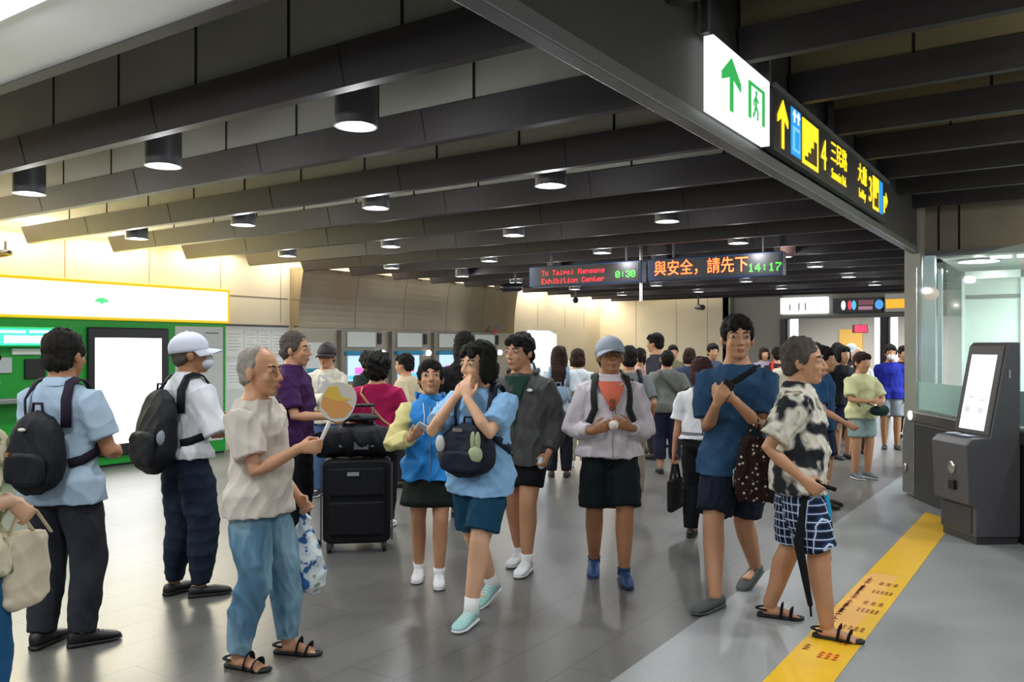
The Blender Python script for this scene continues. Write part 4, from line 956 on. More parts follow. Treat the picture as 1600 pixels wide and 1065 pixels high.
lk.new(mx_.outputs[0], r.inputs['Fac']); lk.new(r.outputs['Color'], nd['Principled BSDF'].inputs['Base Color'])
MBK = cloth('black', '#141519'); MPACK = cloth('pack_black', '#16181d', rough=.6); MDK = cloth('charcoal', '#2e3138'); MNV = cloth('navy_jeans', '#1d2838'); MWH = cloth('white', '#dfe0e6')
MSH = mat('shoe_black', '#17171a', .5); MSW = mat('shoe_white', '#e2e3e6', .5); SOCK = cloth('sock', '#e4e4e4'); DSOLE = mat('sole_dark', '#1b1b1c', .7)

# ------------------------------------------------------------------ people in front
p = Person('person at the frame edge with dark bobbed hair, printed olive top and blue jeans', (-3.33, 1.37), 25, 1.62, 'light', RA={'w': (.15, .09, 1.03), 'e': (.4, -1, -.3), 'f': (.2, .7, -.7), 'n': (-1, 0, -.2), 'c': .85}, res=.0085)
p.hair('bob', 'brown'); p.top('blouse', CAMO, sleeve=.38, slack=.018); p.bottoms('jeans', cloth('bright_jeans', '#245a86'), loose=.02, cuff=.06); p.shoes(MSW)
W = p.hands[1][0]; q = MB(); bx, by, bz = W[0]+.0, W[1]+.05, W[2]-.12
q.loft([[(bx+sx*(a*math.copysign(abs(math.cos(t))**.5, math.cos(t))), by+b2*math.copysign(abs(math.sin(t))**.5, math.sin(t)), z) for t in [2*math.pi*j/24 for j in range(24)]] for sx, a, b2, z in ((1, .045, .07, bz-.27), (1, .055, .095, bz-.24), (1, .05, .095, bz-.12), (1, .03, .085, bz))])
o = p.put(q, 'tote_bag', TOTEW, voxel=.009, amp=.012); tag(o, 'cream cloth tote bag hanging from the hand of the person in olive print', 'bag')
for dy in (-.03, .03):
    q = MB().tube([(bx, by-.09+dy, bz-.02), (W[0], by-.05+dy, W[2]-.05), (W[0]+.01, by-.03, W[2]-.0), (W[0], by+.02+dy, W[2]-.05), (bx, by+.08+dy, bz-.02)], [(.012, .004)]*5, 8); p.put(q, 'handle', TOTEW, o)

p = Person('black-haired person seen from behind in pale blue shirt with a black backpack', (-4.48, 2.34), 12, 1.68, 'brown', 1.04, feet=[(-.10, -.03, 0, 5, 0), (.10, .03, 0, -42, 0)], LA={'w': (-.12, .27, 1.04), 'f': (.5, .8, .1), 'c': .7}, RA={'w': (.15, .25, 1.0), 'e': (.8, -1, -.5), 'f': (-.5, .8, 0), 'c': .7}, res=.0075)
p.hair('short', 'black'); p.top('shirt', cloth('pale_blue', '#a3b8cb'), hem=-.07, loose=.02, sleeve=.40, slack=.026, collar=1, amp=.009); p.bottoms('trousers', MDK, loose=.024, amp=.009); p.shoes(MSH, DSOLE)
o = p.backpack('black backpack with an oval badge worn over the pale blue shirt', MPACK, -.03, .225, .33, .15, logo=(-.03, .78, .022, .010, mat('badge_silver', '#c7c4b8', .4)), strapm=cloth('strap_plum', '#2a2230'))
q = MB().box(-.10, -.08, o['_y']-.01, o['_y']+.01, p.tp(.09, 0, 0)[2], p.tp(.09, 0, 0)[2]+.02); p.put(q, 'tan_tab', mat('tan_leather', '#a06a45', .6), o, smooth=False)

p = Person('person in white cap and white shirt with navy trousers, seen from behind', (-4.75, 3.26), 38, 1.68, 'brown', 1.02, lean=3, head=(-28, -8, 0), feet=[(-.09, -.02, 0, 10, 0), (.10, .05, 0, -28, 0)], LA={'w': (-.14, .25, 1.10), 'f': (.5, .8, .2), 'c': .6}, RA={'w': (.17, .27, 1.08), 'e': (.7, -1, -.6), 'f': (-.3, .9, .2), 'n': (-.6, 0, .8), 'c': .6}, res=.0085)
p.hair('crop', 'salt'); p.cap(mat('cap_white', '#d3d8e6', .7)); p.mask(mat('mask_pale', '#c9d0da', .8)); p.top('shirt', MWH, hem=.0, loose=.02, sleeve=.55, slack=.028, collar=1, amp=.010); p.bottoms('trousers', MNV, loose=.032, amp=.012, cuff=.06); p.shoes(MSH, DSOLE, 'black')
q = MB().tube([p.tp(.315, -.01, -.045), p.tp(.31, -.055, -.01), p.tp(.27, -.062, .05), p.tp(.19, -.05, .075)], [(.035, .018)]*4, 12); o = vox(q, 'towel', cloth('towel_blue', '#5c708c'), p.o, .009, 3, .008)
o = p.backpack('large rounded black backpack on the person in the white cap', MPACK, -.05, .262, .38, .19, logo=None)
q = MB().ell((.155, o['_y']+.06, p.tp(.09, 0, 0)[2]), (.018, .045, .05)); p.put(q, 'side_pouch', mat('pouch_grey', '#8b9099', .7), o)
p.phone('small dark phone held by the person in the white cap', 1)

p = Person('grey-haired person in beige tee and faded jeans holding out a fan', (-3.45, 2.79), 102, 1.60, 'tan', 1.0, belly=.05, lean=-1, bare=True, feet=[(-.12, .10, 0, 6, 0), (.11, -.05, 0, -8, 0)], RA={'w': (.15, .30, 1.10), 'e': (.25, -.5, -1), 'f': (-.1, 1, .1), 'n': (-1, 0, 0), 'c': .95}, LA={'w': (-.2, .12, .80), 'c': .85}, head=(-4, 0, 0), res=.0075)
p.hair('crop', 'grey'); p.top('tee_shirt', cloth('beige_tee', '#cfc6ba'), hem=-.055, loose=.022, sleeve=.40, slack=.03, amp=.011); p.bottoms('jeans', JEANS, loose=.022, amp=.014, cuff=.058); p.shoes(MBK, DSOLE, 'sandal')
W, d, n, c, sg = p.hands[1]; hp = W+d*.085+n*.03; tip = hp+np.array((0, .055, .115)); ctr = tip+np.array((0, .045, .10))
hd = MB().tube([hp-np.array((0, .02, .04)), tip], [(.006, .009), (.006, .011)], 8); o = p.put(hd, 'hand_fan', mat('fan_handle', '#ded8d2', .4)); tag(o, 'round hand fan with an orange and yellow print and white stick', 'hand fan')
T = Matrix.Translation(Vector(ctr)) @ Matrix.Rotation(R(-24), 4, 'X') @ Matrix.Rotation(R(18), 4, 'Z')
lf = [(.105*1.0*math.sin(t)*(1+.10*math.cos(2*t)), .098*-math.cos(t)) for t in [2*math.pi*j/28 for j in range(28)]]
p.put(MB().loft([[T @ Vector((x_, y_*.88, z_)) for y_, z_ in lf] for x_ in (-.003, .003)]), 'blade', mat('fan_white', '#d9d4c8', .5), o, smooth=False)
for nm, pts_, mm in (('orange_print', [(-.07, -.05), (0, -.085), (.055, -.06), (.075, .0), (.03, .02), (-.02, .0), (-.075, .0)], mat('fan_orange', '#e0a05c', .5)), ('yellow_print', [(-.075, .0), (-.02, .0), (.03, .02), (.06, .035), (.0, .03), (-.03, .07), (-.07, .05)], mat('fan_yellow', '#e6bf50', .5))):
    p.put(MB().loft([[T @ Vector((x_, y_, z_)) for y_, z_ in pts_] for x_ in (.0025, .005)]), nm, mm, o, smooth=False); p.put(MB().loft([[T @ Vector((x_, y_, z_)) for y_, z_ in pts_] for x_ in (-.0025, -.005)]), nm, mm, o, smooth=False)
W = p.hands[0][0]; q = MB(); bx, by, bz = W[0]-.02, W[1]+.03, W[2]-.17
q.loft([[(bx+a*math.cos(t), by+b2*math.sin(t), z) for t in [2*math.pi*j/20 for j in range(20)]] for a, b2, z in ((.05, .07, bz-.34), (.09, .12, bz-.30), (.09, .12, bz-.16), (.05, .07, bz-.05), (.02, .03, bz+.06))])
o = p.put(q, 'plastic_bag', PLASTIC, voxel=.009, amp=.016); tag(o, 'blue and white printed plastic bag hanging behind the faded jeans', 'bag')
p.put(MB().tube([(bx, by-.02, bz+.05), (W[0], W[1]+.01, W[2]-.07), (bx, by+.03, bz+.05)], [(.014, .004)]*3, 8), 'handle', PLASTIC, o)

p = Person('person in a dark purple shirt and black trousers reaching for the luggage', (-5.17, 4.52), 95, 1.71, 'tan', 1.05, belly=.03, RA={'w': (.22, .36, 1.06), 'e': (.4, -.6, -1), 'f': (.1, .9, -.3), 'c': .8}, LA={'w': (-.12, .3, 1.05), 'e': (-.4, -.6, -1), 'c': .8}, head=(-4, 0, 0), res=.010)
p.hair('short', 'salt'); p.top('shirt', cloth('purple', '#3b1c48'), hem=-.06, loose=.02, sleeve=.46, slack=.028, amp=.010, collar=1); p.bottoms('trousers', MBK, loose=.022, amp=.009); p.shoes(MSH, DSOLE, 'black')
p = Person('person in a dark cap and cream overshirt standing with crossed arms', (-6.7, 6.33), 187, 1.63, 'tan', 1.05, LA={'w': (.09, .21, 1.07), 'e': (-1, .1, -.6), 'f': (1, -.1, .25), 'n': (0, -1, 0), 'c': .4}, RA={'w': (-.09, .25, 1.03), 'e': (1, .1, -.6), 'f': (-1, -.1, .2), 'n': (0, -1, 0), 'c': .4}, res=.011)
p.hair('short', 'black'); p.cap(mat('cap_dark', '#2a2224', .7), .9); p.top('overshirt', cloth('cream', '#d9d4c2'), sleeve=.9, slack=.028, loose=.022, amp=.012); p.bottoms('trousers', cloth('steel_blue', '#4d6a92'), loose=.02); p.shoes(MSH)
q = MB().loft([[p.surf(t, math.pi/2+a, .024 if abs(a) < .5 else .02, True, .25) for a in (-.34, -.2, 0, .2, .34)] for t in (.12, .17, .22, .27)], caps=False, closed=False); q.build('undershirt', cloth('lilac_grey', '#b3afb4'), p.o, smooth=True)
p = Person('person with curly black hair and crimson top seen from behind', (-5.14, 5.45), 8, 1.53, 'tan', 1.08, LA={'w': (-.16, .2, .92)}, RA={'w': (.16, .24, .95), 'c': .7}, res=.010)
p.hair('curly', 'black'); p.top('blouse', cloth('crimson', '#a51a50'), hem=-.08, loose=.02, sleeve=.48, slack=.03, amp=.010); p.bottoms('trousers', MBK, loose=.018); p.shoes(MSW)
P_, N_ = [], []
for t, a in ((.285, -1.57-.75), (.25, -1.57-.6), (.2, -1.57-.25), (.15, -1.57+.1), (.1, -1.57+.45), (.06, -1.57+.9), (.05, -.1)):
    c_ = p.tp(t, 0, 0); v = p.surf(t, a, .032, True, .25); P_.append(v); N_.append(v-c_)
o = p.put(p.ribbon(P_, N_, .022, .006), 'bag_strap', mat('tan_strap', '#b98a66', .6)); tag(o, 'thin tan bag strap running across the crimson back', 'bag')
q = MB().ell(tuple(p.surf(.0, -.1, .07, True)), (.05, .10, .08)); p.put(q, 'pouch', mat('tan_strap'  , '#b98a66'), o)

# big black suitcase with a duffel bag
S = empty('suitcase', (-4.74, 4.80, 0), R(34.2+8)); tag(S, 'large black upright suitcase on wheels under the duffel bag', 'suitcase')
BKC = cloth('luggage_black', '#15161a', rough=.55)
sh = []
for x_ in (-.26, -.25, -.2, .2, .25, .26):
    e_ = .0 if abs(x_) < .25 else .02; sh.append([(x_, -.16+e_, .07+e_), (x_, .16-e_, .07+e_), (x_, .16-e_, .72-e_), (x_, -.16+e_, .72-e_)])
MB().loft(sh).build('shell', BKC, S, bevel=.02)
MB().box(-.21, .21, -.19, -.155, .14, .40).build('front_pocket', BKC, S, bevel=.015); MB().box(-.21, .21, -.185, -.155, .44, .66).build('front_pocket', BKC, S, bevel=.015)
for x_ in (-.27, .27): MB().tube([(x_, -.163, .1), (x_, -.163, .69)], .006, 6).build('piping', M_dgrey, S)
MB().box(-.07, .02, -.196, -.19, .60, .63).build('badge', M_chrome, S)
for x_ in (-.21, .21):
    for y_ in (-.12, .12):
        MB().cyl((x_-.015, y_, .03), (x_+.015, y_, .03), .03).build('wheel', DSOLE, S)
        MB().box(x_-.02, x_+.02, y_-.02, y_+.02, .03, .075).build('wheel_housing', M_dgrey, S)
for x_ in (-.12, .12): MB().cyl((x_, .14, .70), (x_, .14, 1.12), .009, 8).build('handle_tube', M_chrome, S)
MB().tube([(-.12, .14, 1.12), (.12, .14, 1.12)], .014, 8).build('grip', M_black, S)
D = MB(); D.tube([(-.24, -.02, .84), (-.1, -.03, .86), (.1, -.03, .86), (.24, -.02, .84)], [(.125, .12), (.15, .13), (.15, .13), (.125, .12)], 20)
Rm = Matrix.Translation((-4.74, 4.80, 0)) @ Matrix.Rotation(R(42.2), 4, 'Z')
D = vox(D, 'duffel_bag', BKC, None, .009, 2, .014); D.location = S.location; D.rotation_euler = S.rotation_euler; tag(D, 'black duffel bag lying on top of the large black suitcase', 'bag')
for x_ in (-.12, .12): MB().tube([(x_, -.165, .82), (x_, -.12, .94), (x_, .0, 1.0), (x_, .08, .94)], [(.016, .004)]*4, 8, ref=(1, 0, 0)).build('strap', mat('strap_grey', '#5a5d64', .5), D, smooth=True)
MB().tube([(-.12, -.05, 1.0), (0, -.06, 1.05), (.12, -.05, 1.0)], .012, 8).build('handle', BKC, D, smooth=True)
MB().box(-.02, .09, -.172, -.16, .80, .86).build('side_tag', mat('strap_grey', '#5a5d64'), D)
q = MB().ell((.02, .02, 1.03), (.15, .10, .035)); o = vox(q, 'black_hat', mat('hat_felt', '#1d1e20', .8), None, .008, 2); o.location = S.location; o.rotation_euler = S.rotation_euler; tag(o, 'folded black cap lying on the duffel bag', 'hat')

p = Person('person in blue jacket with yellow sleeves and dark skirt looking at a phone', (-3.66, 4.40), 176, 1.50, 'tan', .96, feet=[(-.06, .08, 0, 4, 0), (.08, -.08, 0, -8, 0)], RA={'w': (.11, .25, 1.0), 'e': (1, -.6, -.9), 'f': (-.5, .8, .5), 'n': (-.5, -.2, .9), 'c': .6}, LA={'w': (-.15, .20, .90), 'e': (-1, -.6, -.5), 'c': .6}, head=(4, -16, 0), res=.008)
p.hair('short', 'black', True); p.skirt('skirt', cloth('dark_green', '#1e2622'), .175, .42); BLJ = cloth('jacket_blue', '#2f86cf', rough=.6); p.top('jacket', BLJ, hem=-.06, loose=.03, sleeve=.93, slack=.028, sm=cloth('jacket_yellow', '#ddd391', rough=.6), amp=.014, hood=True, collar=1); p.shoes(MSW, sock=(SOCK, .12))
for x_ in (-.02, .02): MB().tube([p.surf(.29, math.pi/2+x_*20, .03), p.surf(.23, math.pi/2+x_*10, .036, True), p.surf(.15, math.pi/2+x_*12, .042, True)], .0035, 6).build('drawstring', MSW, p.o, smooth=True)
MB().tube([p.surf(.27, math.pi/2, .032, True), p.surf(.1, math.pi/2, .044, True), p.surf(-.05, math.pi/2, .044, True)], .003, 6).build('zip', M_chrome, p.o, smooth=True)
p.phone('white phone held in front of the blue and yellow jacket', 1, mat('phone_white', '#d6dadb', .3))

p = Person('person in sky blue tee and teal shorts holding both hands to the neck', (-2.96, 4.03), 204, 1.65, 'light', 1.0, feet=[(-.03, .20, 0, 3, 0), (.05, -.26, .03, -10, -14)], RA={'w': (.075, .185, 1.30), 'e': (.55, .6, -1.0), 'f': (-.75, -.25, .75), 'n': (-.2, -1, .1), 'c': .3}, LA={'w': (-.01, .20, 1.29), 'e': (-.5, 1.0, -1.2), 'f': (.25, -.25, .9), 'n': (0, -1, .2), 'c': .3}, head=(-22, 2, 0), res=.0075)
p.hair('bob', 'black', True); p.top('tee_shirt', cloth('sky_blue', '#8ebbe4'), hem=-.075, loose=.026, sleeve=.42, slack=.03, amp=.010); p.bottoms('shorts', cloth('teal', '#15435c'), .44, loose=.032, amp=.008, hemfl=.008); p.shoes(mat('shoe_mint', '#9cc9c4', .5), MSW, sock=(SOCK, .20))
o = p.backpack('dark backpack carried on the front over the sky blue tee', cloth('pack_navy', '#1c2230', rough=.6), .0, .185, .36, .17, front=True)
yb_ = o['_y']
q = MB(); zc = p.tp(.105, 0, 0)[2]; q.ell((-.10, yb_-.0, zc-.03), (.045, .02, .05)); q.ell((-.085, yb_, zc+.045), (.016, .014, .055)); q.ell((-.115, yb_, zc+.045), (.016, .014, .055)); p.put(q, 'bunny_charm', mat('charm_green', '#a9b48c', .9), o)
q = MB(); q.ell((.13, yb_-.01, zc+.02), (.028, .02, .05)); p.put(q, 'white_charm', mat('charm_white', '#d2d2cc', .8), o)
q = MB(); q.box(.0, .06, yb_-.035, yb_-.03, zc+.09, zc+.11); p.put(q, 'badge', M_chrome, o, smooth=False)
p = Person('person in charcoal hooded jacket and white shoes behind the sky blue tee', (-3.34, 5.04), 203, 1.70, 'tan', 1.05, feet=[(-.08, .10, 0, 5, 0), (.06, -.12, 0, -6, 0)], LA={'w': (-.23, .07, .84), 'c': .8}, head=(-18, 0, 0), res=.009)
p.hair('short', 'black', True); JK = cloth('jacket_charcoal', '#4b4b4a', rough=.75); p.top('jacket', JK, hem=-.08, loose=.034, sleeve=.96, slack=.034, amp=.014, hood=True); p.bottoms('shorts', MBK, .38, loose=.025); p.shoes(MSW, sock=(SOCK, .14))
q = MB().loft([[p.surf(t, math.pi/2+a, .037, True, .25) for a in (-w_, -w_/2, 0, w_/2, w_)] for t, w_ in ((.06, .02), (.15, .1), (.22, .26), (.27, .42), (.292, .7))], caps=False, closed=False); q.build('undershirt', cloth('bottle_green', '#1f3f34'), p.o, smooth=True)
q = MB().ell(tuple(p.surf(.235, math.pi/2+.55, .04, True, .25)), (.022, .008, .012)); q.build('chest_logo', MSW, p.o, smooth=True)
W, d, n, c, sg = p.hands[0]; C = W+d*.08+n*.03; q = MB().ell(tuple(C), (.03, .045, .05)); o = p.put(q, 'paper_cup', mat('paper_white', '#dfe0ea', .6), voxel=.008, amp=.008); tag(o, 'crumpled white paper held by the person in charcoal jacket', 'paper'); o.name = 'crumpled_paper'

p = Person('person in pale cap, white jacket over coral tee, and black shorts', (-2.7, 5.18), 181, 1.67, 'brown', 1.05, belly=.055, feet=[(-.08, .14, 0, 6, 0), (.10, -.13, .01, -10, -6)], RA={'w': (.135, .215, 1.03), 'e': (.65, -.45, -1), 'f': (-.85, .4, .35), 'n': (-.35, -.8, .3), 'c': .55}, LA={'w': (-.115, .22, 1.05), 'e': (-.65, -.45, -1), 'f': (.85, .4, .35), 'n': (.35, -.8, .3), 'c': .55}, head=(6, -12, 0), res=.0078)
p.hair('crop', 'black'); p.cap(mat('cap_bluegrey', '#9fa9b6', .75)); WJ = cloth('white_jacket', '#d3cbd0', rough=.6); p.top('jacket', WJ, hem=-.02, loose=.024, sleeve=.93, slack=.022, amp=.012, collar=1); p.bottoms('shorts', cloth('black_green', '#0e181b'), .47, loose=.036, amp=.008, hemfl=.01); p.shoes(mat('shoe_blue', '#1f4273', .5), mat('sole_blue', '#1a2c4c', .6), sock=(cloth('sock_blue', '#22395c'), .06))
q = MB().loft([[p.surf(t, math.pi/2+a, .030, True, .25) for a in (-w_, -w_/2, 0, w_/2, w_)] for t, w_ in ((.17, .03), (.21, .2), (.25, .36), (.275, .5), (.292, .85))], caps=False, closed=False); q.build('coral_tee', cloth('coral', '#e0735c'), p.o, smooth=True)
MB().tube([p.surf(.17, math.pi/2, .028, True, .25), p.surf(.07, math.pi/2, .028, True, .25), p.surf(-.015, math.pi/2, .028, True, .25)], .004, 6).build('zip', mat('zip_grey', '#aaa6aa', .4), p.o, smooth=True)
c_ = p.surf(.20, math.pi/2, .045, True, .25); q = MB()
for dz in (.022, -.022): q.ell((c_[0]+.004, c_[1], c_[2]+dz), (.02, .008, .019))
o = p.put(q, 'sunglasses', mat('lens_amber', '#7a3f1c', .08, spec=1)); tag(o, 'brown sunglasses hanging at the neck of the coral tee', 'sunglasses')
q = MB().tube([(c_[0]-.015, c_[1]-.006, c_[2]+.05), (c_[0]-.02, c_[1]-.006, c_[2]-.06)], .003, 6).tube([(c_[0], c_[1], c_[2]+.008), (c_[0], c_[1], c_[2]-.008)], .003, 6); p.put(q, 'frame', mat('frame_gold', '#c69036', .25, .9), o)
p.backpack('dark backpack whose straps cross the white jacket', cloth('pack_green', '#1d2622', rough=.6), .03, .25, .32, .16, pocket=False)
q = MB().ell((0, p.hands[0][0][1]+.055, 1.075), (.04, .035, .04)); o = p.put(q, 'paper_wad', mat('paper_cream', '#dcd0c8', .7), voxel=.008, amp=.008); tag(o, 'small white wrapper held between both hands in front of the white jacket', 'wrapper')

p = Person('tall person in navy tee and dark shorts walking in grey clogs', (-1.82, 5.23), 193, 1.85, 'tan', 1.0, belly=.02, feet=[(-.13, -.30, .045, -28, -20), (.14, .30, 0, -38, 0)], LA={'w': (.03, .27, 1.27), 'e': (-.5, -.3, -1), 'f': (.85, .3, .35), 'n': (.2, -.7, .5), 'c': .55}, RA={'w': (.13, .28, 1.24), 'e': (.15, -.5, -1), 'f': (-.35, .6, .75), 'n': (-.5, -.5, .4), 'c': .65}, head=(8, -2, 0), res=.0078)
p.hair('short', 'black', True); p.top('tee_shirt', cloth('navy_tee', '#2a4a68'), hem=-.075, loose=.024, sleeve=.44, slack=.032, amp=.011); p.bottoms('shorts', cloth('navy_short', '#1d2233'), .46, loose=.034, amp=.009, hemfl=.008); p.shoes(mat('clog_grey', '#484e4b', .7), mat('clog_sole', '#484d4a', .7), 'clog')
MB().tube([p.surf(-.05, math.pi/2-.1, .05, True, .25), p.surf(-.075, math.pi/2-.12, .045, True, .25), p.tp(-.14, .015, .075)], .005, 6).build('drawstring', MSW, p.o, smooth=True)
P_, N_ = [], []
for t, a in ((.06, -.2), (.12, .35), (.18, .8), (.235, 1.35), (.27, 1.85), (.288, 2.3), (.292, 3.4), (.25, 4.1), (.16, 4.9), (.06, 5.9)):
    v = p.surf(t, a, .032, True, .25); P_.append(v); N_.append(v-p.tp(t, 0, 0))
o = p.put(p.ribbon([q_ for q_ in P_], N_, .035, .007), 'sling_bag', MBK); tag(o, 'black sling strap crossing the chest of the tall navy tee', 'bag')
p.phone('black phone held up by the tall person in navy', 1)
E_ = p.arms[0][1]; w_ = p.arms[0][2]; hk = E_*.75+w_*.25; q = MB(); bx, by, bz = hk[0]-.01, hk[1]+.03, hk[2]-.10
q.loft([[(bx+a*math.copysign(abs(math.cos(t))**.5, math.cos(t)), by+b2*math.copysign(abs(math.sin(t))**.5, math.sin(t)), z) for t in [2*math.pi*j/24 for j in range(24)]] for a, b2, z in ((.11, .04, bz-.40), (.125, .05, bz-.36), (.12, .045, bz-.15), (.09, .02, bz))])
o = p.put(q, 'shoulder_bag', DOTS, voxel=.009, amp=.014); tag(o, 'dark brown bag with white dots hanging from the elbow of the navy tee', 'bag')
for dx in (-.05, .05): p.put(MB().tube([(bx-.03, by+dx*.3, bz-.01), (hk[0]-.02, hk[1]+dx*.5, hk[2]+.03), (bx+.05, by+dx*.3, bz-.01)], [(.014, .004)]*3, 8), 'strap', DOTS, o)
p.put(MB().tube([w_*.95+E_*.05+np.array((.026*math.cos(a), .012*math.sin(a), .026*math.sin(a))) for a in [2*math.pi*j/12 for j in range(13)]], .005, 6), 'bracelet', MBK).name = 'bracelet'
bpy.data.objects['bracelet'].parent = None; tag(bpy.data.objects['bracelet'], 'thin black bracelet on the wrist of the tall person in navy', 'bracelet')

p = Person('person in black and cream leaf print shirt and blue plaid shorts', (-1.34, 4.84), 114, 1.66, 'tan', 1.04, belly=.05, lean=2, bare=True, feet=[(-.13, -.16, 0, 6, 0), (.13, .17, 0, -6, 0)], RA={'w': (.22, .06, .87), 'e': (.3, -1, -.1), 'f': (-.05, .75, -.6), 'n': (-1, .1, 0), 'c': .85}, LA={'w': (-.21, .06, .86), 'c': .7}, head=(-6, -2, 0), res=.0075)
p.hair('short', 'salt'); p.top('leaf_print_shirt', HAWAII, hem=-.045, loose=.026, sleeve=.44, slack=.036, amp=.012, collar=1); p.bottoms('plaid_shorts', PLAID, .50, loose=.034, amp=.006, hemfl=.008); p.shoes(MBK, DSOLE, 'sandal')
W, d, n, c, sg = p.hands[1]; g = W+d*.08+n*.03
q = MB().tube([g+np.array((-.01, .09, -.0)), g+np.array((0, .02, .02)), g+np.array((.01, -.06, -.05))], [.012, .012, .014], 10).tube([g+np.array((.01, -.06, -.05)), g+np.array((.03, -.09, -.3)), g+np.array((.04, -.03, -.62))], [(.017, .017), (.026, .026), (.014, .014)], 12).tube([g+np.array((.04, -.03, -.62)), g+np.array((.041, -.025, -.68))], .006, 8)
o = p.put(q, 'folded_umbrella', MBK); tag(o, 'folded black umbrella held along the leg of the leaf print shirt wearer', 'umbrella')
W2, d2, n2 = p.hands[0][:3]; g2 = W2+d2*.08+n2*.03
q = MB().tube([g2+np.array((.01, .02, -.02)), g2+np.array((.01, .03, -.18)), g2+np.array((.01, .05, -.38))], [(.02, .02), (.036, .036), (.012, .012)], 12); o = p.put(q, 'folded_umbrella', cloth('umbrella_blue', '#1f9ac6', rough=.5)); tag(o, 'folded bright blue umbrella beside the plaid shorts', 'umbrella')
p.put(MB().tube([g2+np.array((.01, .05, -.39)), g2+np.array((.01, .056, -.45))], .008, 8), 'tip', M_black, o); p.put(MB().tube([g2+np.array((.01, .02, .02)), g2+np.array((.01, .0, .06))], .012, 8), 'handle', M_black, o)

p = Person('person with dark reddish bob and white tee holding a black tote', (-2.63, 6.68), 28, 1.50, 'tan', 1.0, lean=2, LA={'w': (-.24, .03, .68), 'c': .85}, RA={'w': (.1, .26, 1.08), 'e': (.8, -.5, -1), 'c': .6}, res=.009)
p.hair('bob', 'red'); p.top('tee_shirt', MWH, hem=.02, loose=.018, sleeve=.42, slack=.028, amp=.009); p.bottoms('trousers', MBK, loose=.018, waist=.10); p.shoes(MSH, DSOLE, 'black')
p.put(MB().loft([[p.surf(.045+dz, 2*math.pi*j/24, .024, True, .25) for j in range(24)] for dz in (0, .016)], caps=False), 'belt', cloth('belt_grey', '#77777c')).name = 'waist_band'
o = bpy.data.objects['waist_band']; o.parent = p.o; o.location = Vector(o['_c']); o.rotation_euler = (0, 0, 0)
W, d = p.hands[0][:2]; bx, by, bz = W[0], W[1]+.02, W[2]-.22
q = MB().box(bx-.03, bx+.03, by-.15, by+.15, bz-.27, bz); o = p.put(q, 'tote_bag', cloth('tote_black', '#191b1d'), bevel=.02, smooth=False); tag(o, 'black tote bag with a white mark held low beside black trousers', 'bag')
for k_ in (-.03, .0, .03): p.put(MB().tube([(bx-.034, by+k_-.012, bz-.19), (bx-.034, by+k_+.012, bz-.10)], [(.002, .007)]*2, 6), 'mark', MSW, o)
for dx in (-.02, .02): p.put(MB().tube([(bx+dx, by-.07, bz-.01), (bx+dx*.5, by-.03, bz+.12), (bx+dx*.5, by+.03, bz+.12), (bx+dx, by+.07, bz-.01)], [(.012, .004)]*4, 8), 'handle', cloth('tote_black', '#191b1d'), o)

# ------------------------------------------------------------------ people further back
def far(label, loc, phi, H, hair, hc, topc, botc, bot='pants', sleeve=.46, skin='tan', build=1.0, shoe=None, res=.015, fr=1.0, **k):
    q = Person(label, loc, phi, H, skin, build, res=res, **k)
    q.hair(hair, hc, hair == 'short')
    q.top('top', cloth('top_'+topc[1:], topc), sleeve=sleeve, loose=.02, slack=.026, amp=.009)
    bm_ = cloth('bottom_'+botc[1:], botc)
    if bot == 'skirt': q.skirt('skirt', bm_, .2, .35)
    else: q.bottoms('trousers' if fr > .6 else 'shorts', bm_, fr, loose=.02 if fr > .6 else .03)
    q.shoes(shoe or MSH, DSOLE if shoe is None else None, 'black' if shoe is None else 'sneaker')
    return q
p = far('person with long loose black hair in black top behind the sky blue tee', (-4.81, 6.28), 5, 1.74, 'long', 'black', '#16171a', '#1b1c22', res=.012)
p = far('person with very long dark hair, pale top and black trousers, seen from behind', (-5.31, 8.84), 5, 1.60, 'long', 'brown', '#c9d2d8', '#15161c', res=.013)
o = p.backpack('small pale blue backpack below the very long dark hair', cloth('pack_paleblue', '#7f95ab'), .04, .18, .24, .12, pocket=False)
far('person with bobbed hair in white top beside the pale blue backpack', (-5.57, 9.76), 0, 1.57, 'bob', 'brown', '#d5dbe0', '#b3ab98', shoe=MSW)
p = far('person in white shirt walking towards the bright doorway', (-6.95, 10.6), -15, 1.62, 'short', 'black', '#cfd8de', '#3a3f4a'); p.backpack('dark backpack on the white shirt near the bright doorway', MPACK, .03, .22, .26, .13, pocket=False)
far('small figure in cream top standing right in the bright doorway', (-9.3, 15.6), 0, 1.62, 'short', 'black', '#d8d2b8', '#4b4a48')
p = far('person with straight black hair and grey top behind the white jacket', (-3.93, 7.97), 3, 1.60, 'short', 'black', '#74797a', '#8a7f6c', res=.013); p.backpack('black backpack on the grey top behind the white jacket', MPACK, .03, .24, .28, .14)
far('person in pale pink top and beige trousers with an open neck', (-5.49, 11.5), -20, 1.58, 'tail', 'black', '#cfa79a', '#a8967c', sleeve=.3)
far('tall person in dark grey tee standing above the crowd by the end wall', (-5.02, 11.06), -55, 1.80, 'short', 'black', '#34323c', '#2a2a30')
p = far('person in grey tee and cropped navy trousers bending the head forward', (-4.33, 9.87), 3, 1.58, 'crop', 'black', '#6b6e67', '#25263c', res=.0125, fr=.86, lean=9, head=(0, -30, 0), build=1.1)
for q_ in [c for c in p.o.children if c.name.startswith(('shoe', 'trou'))]: pass
P_, N_ = [], []
for t, a in ((.288, -1.57-.7), (.25, -1.57-.5), (.2, -1.57-.1), (.14, -1.57+.4), (.09, -1.57+.8), (.05, -.5)):
    v = p.surf(t, a, .032, True, .25); P_.append(v); N_.append(v-p.tp(t, 0, 0))
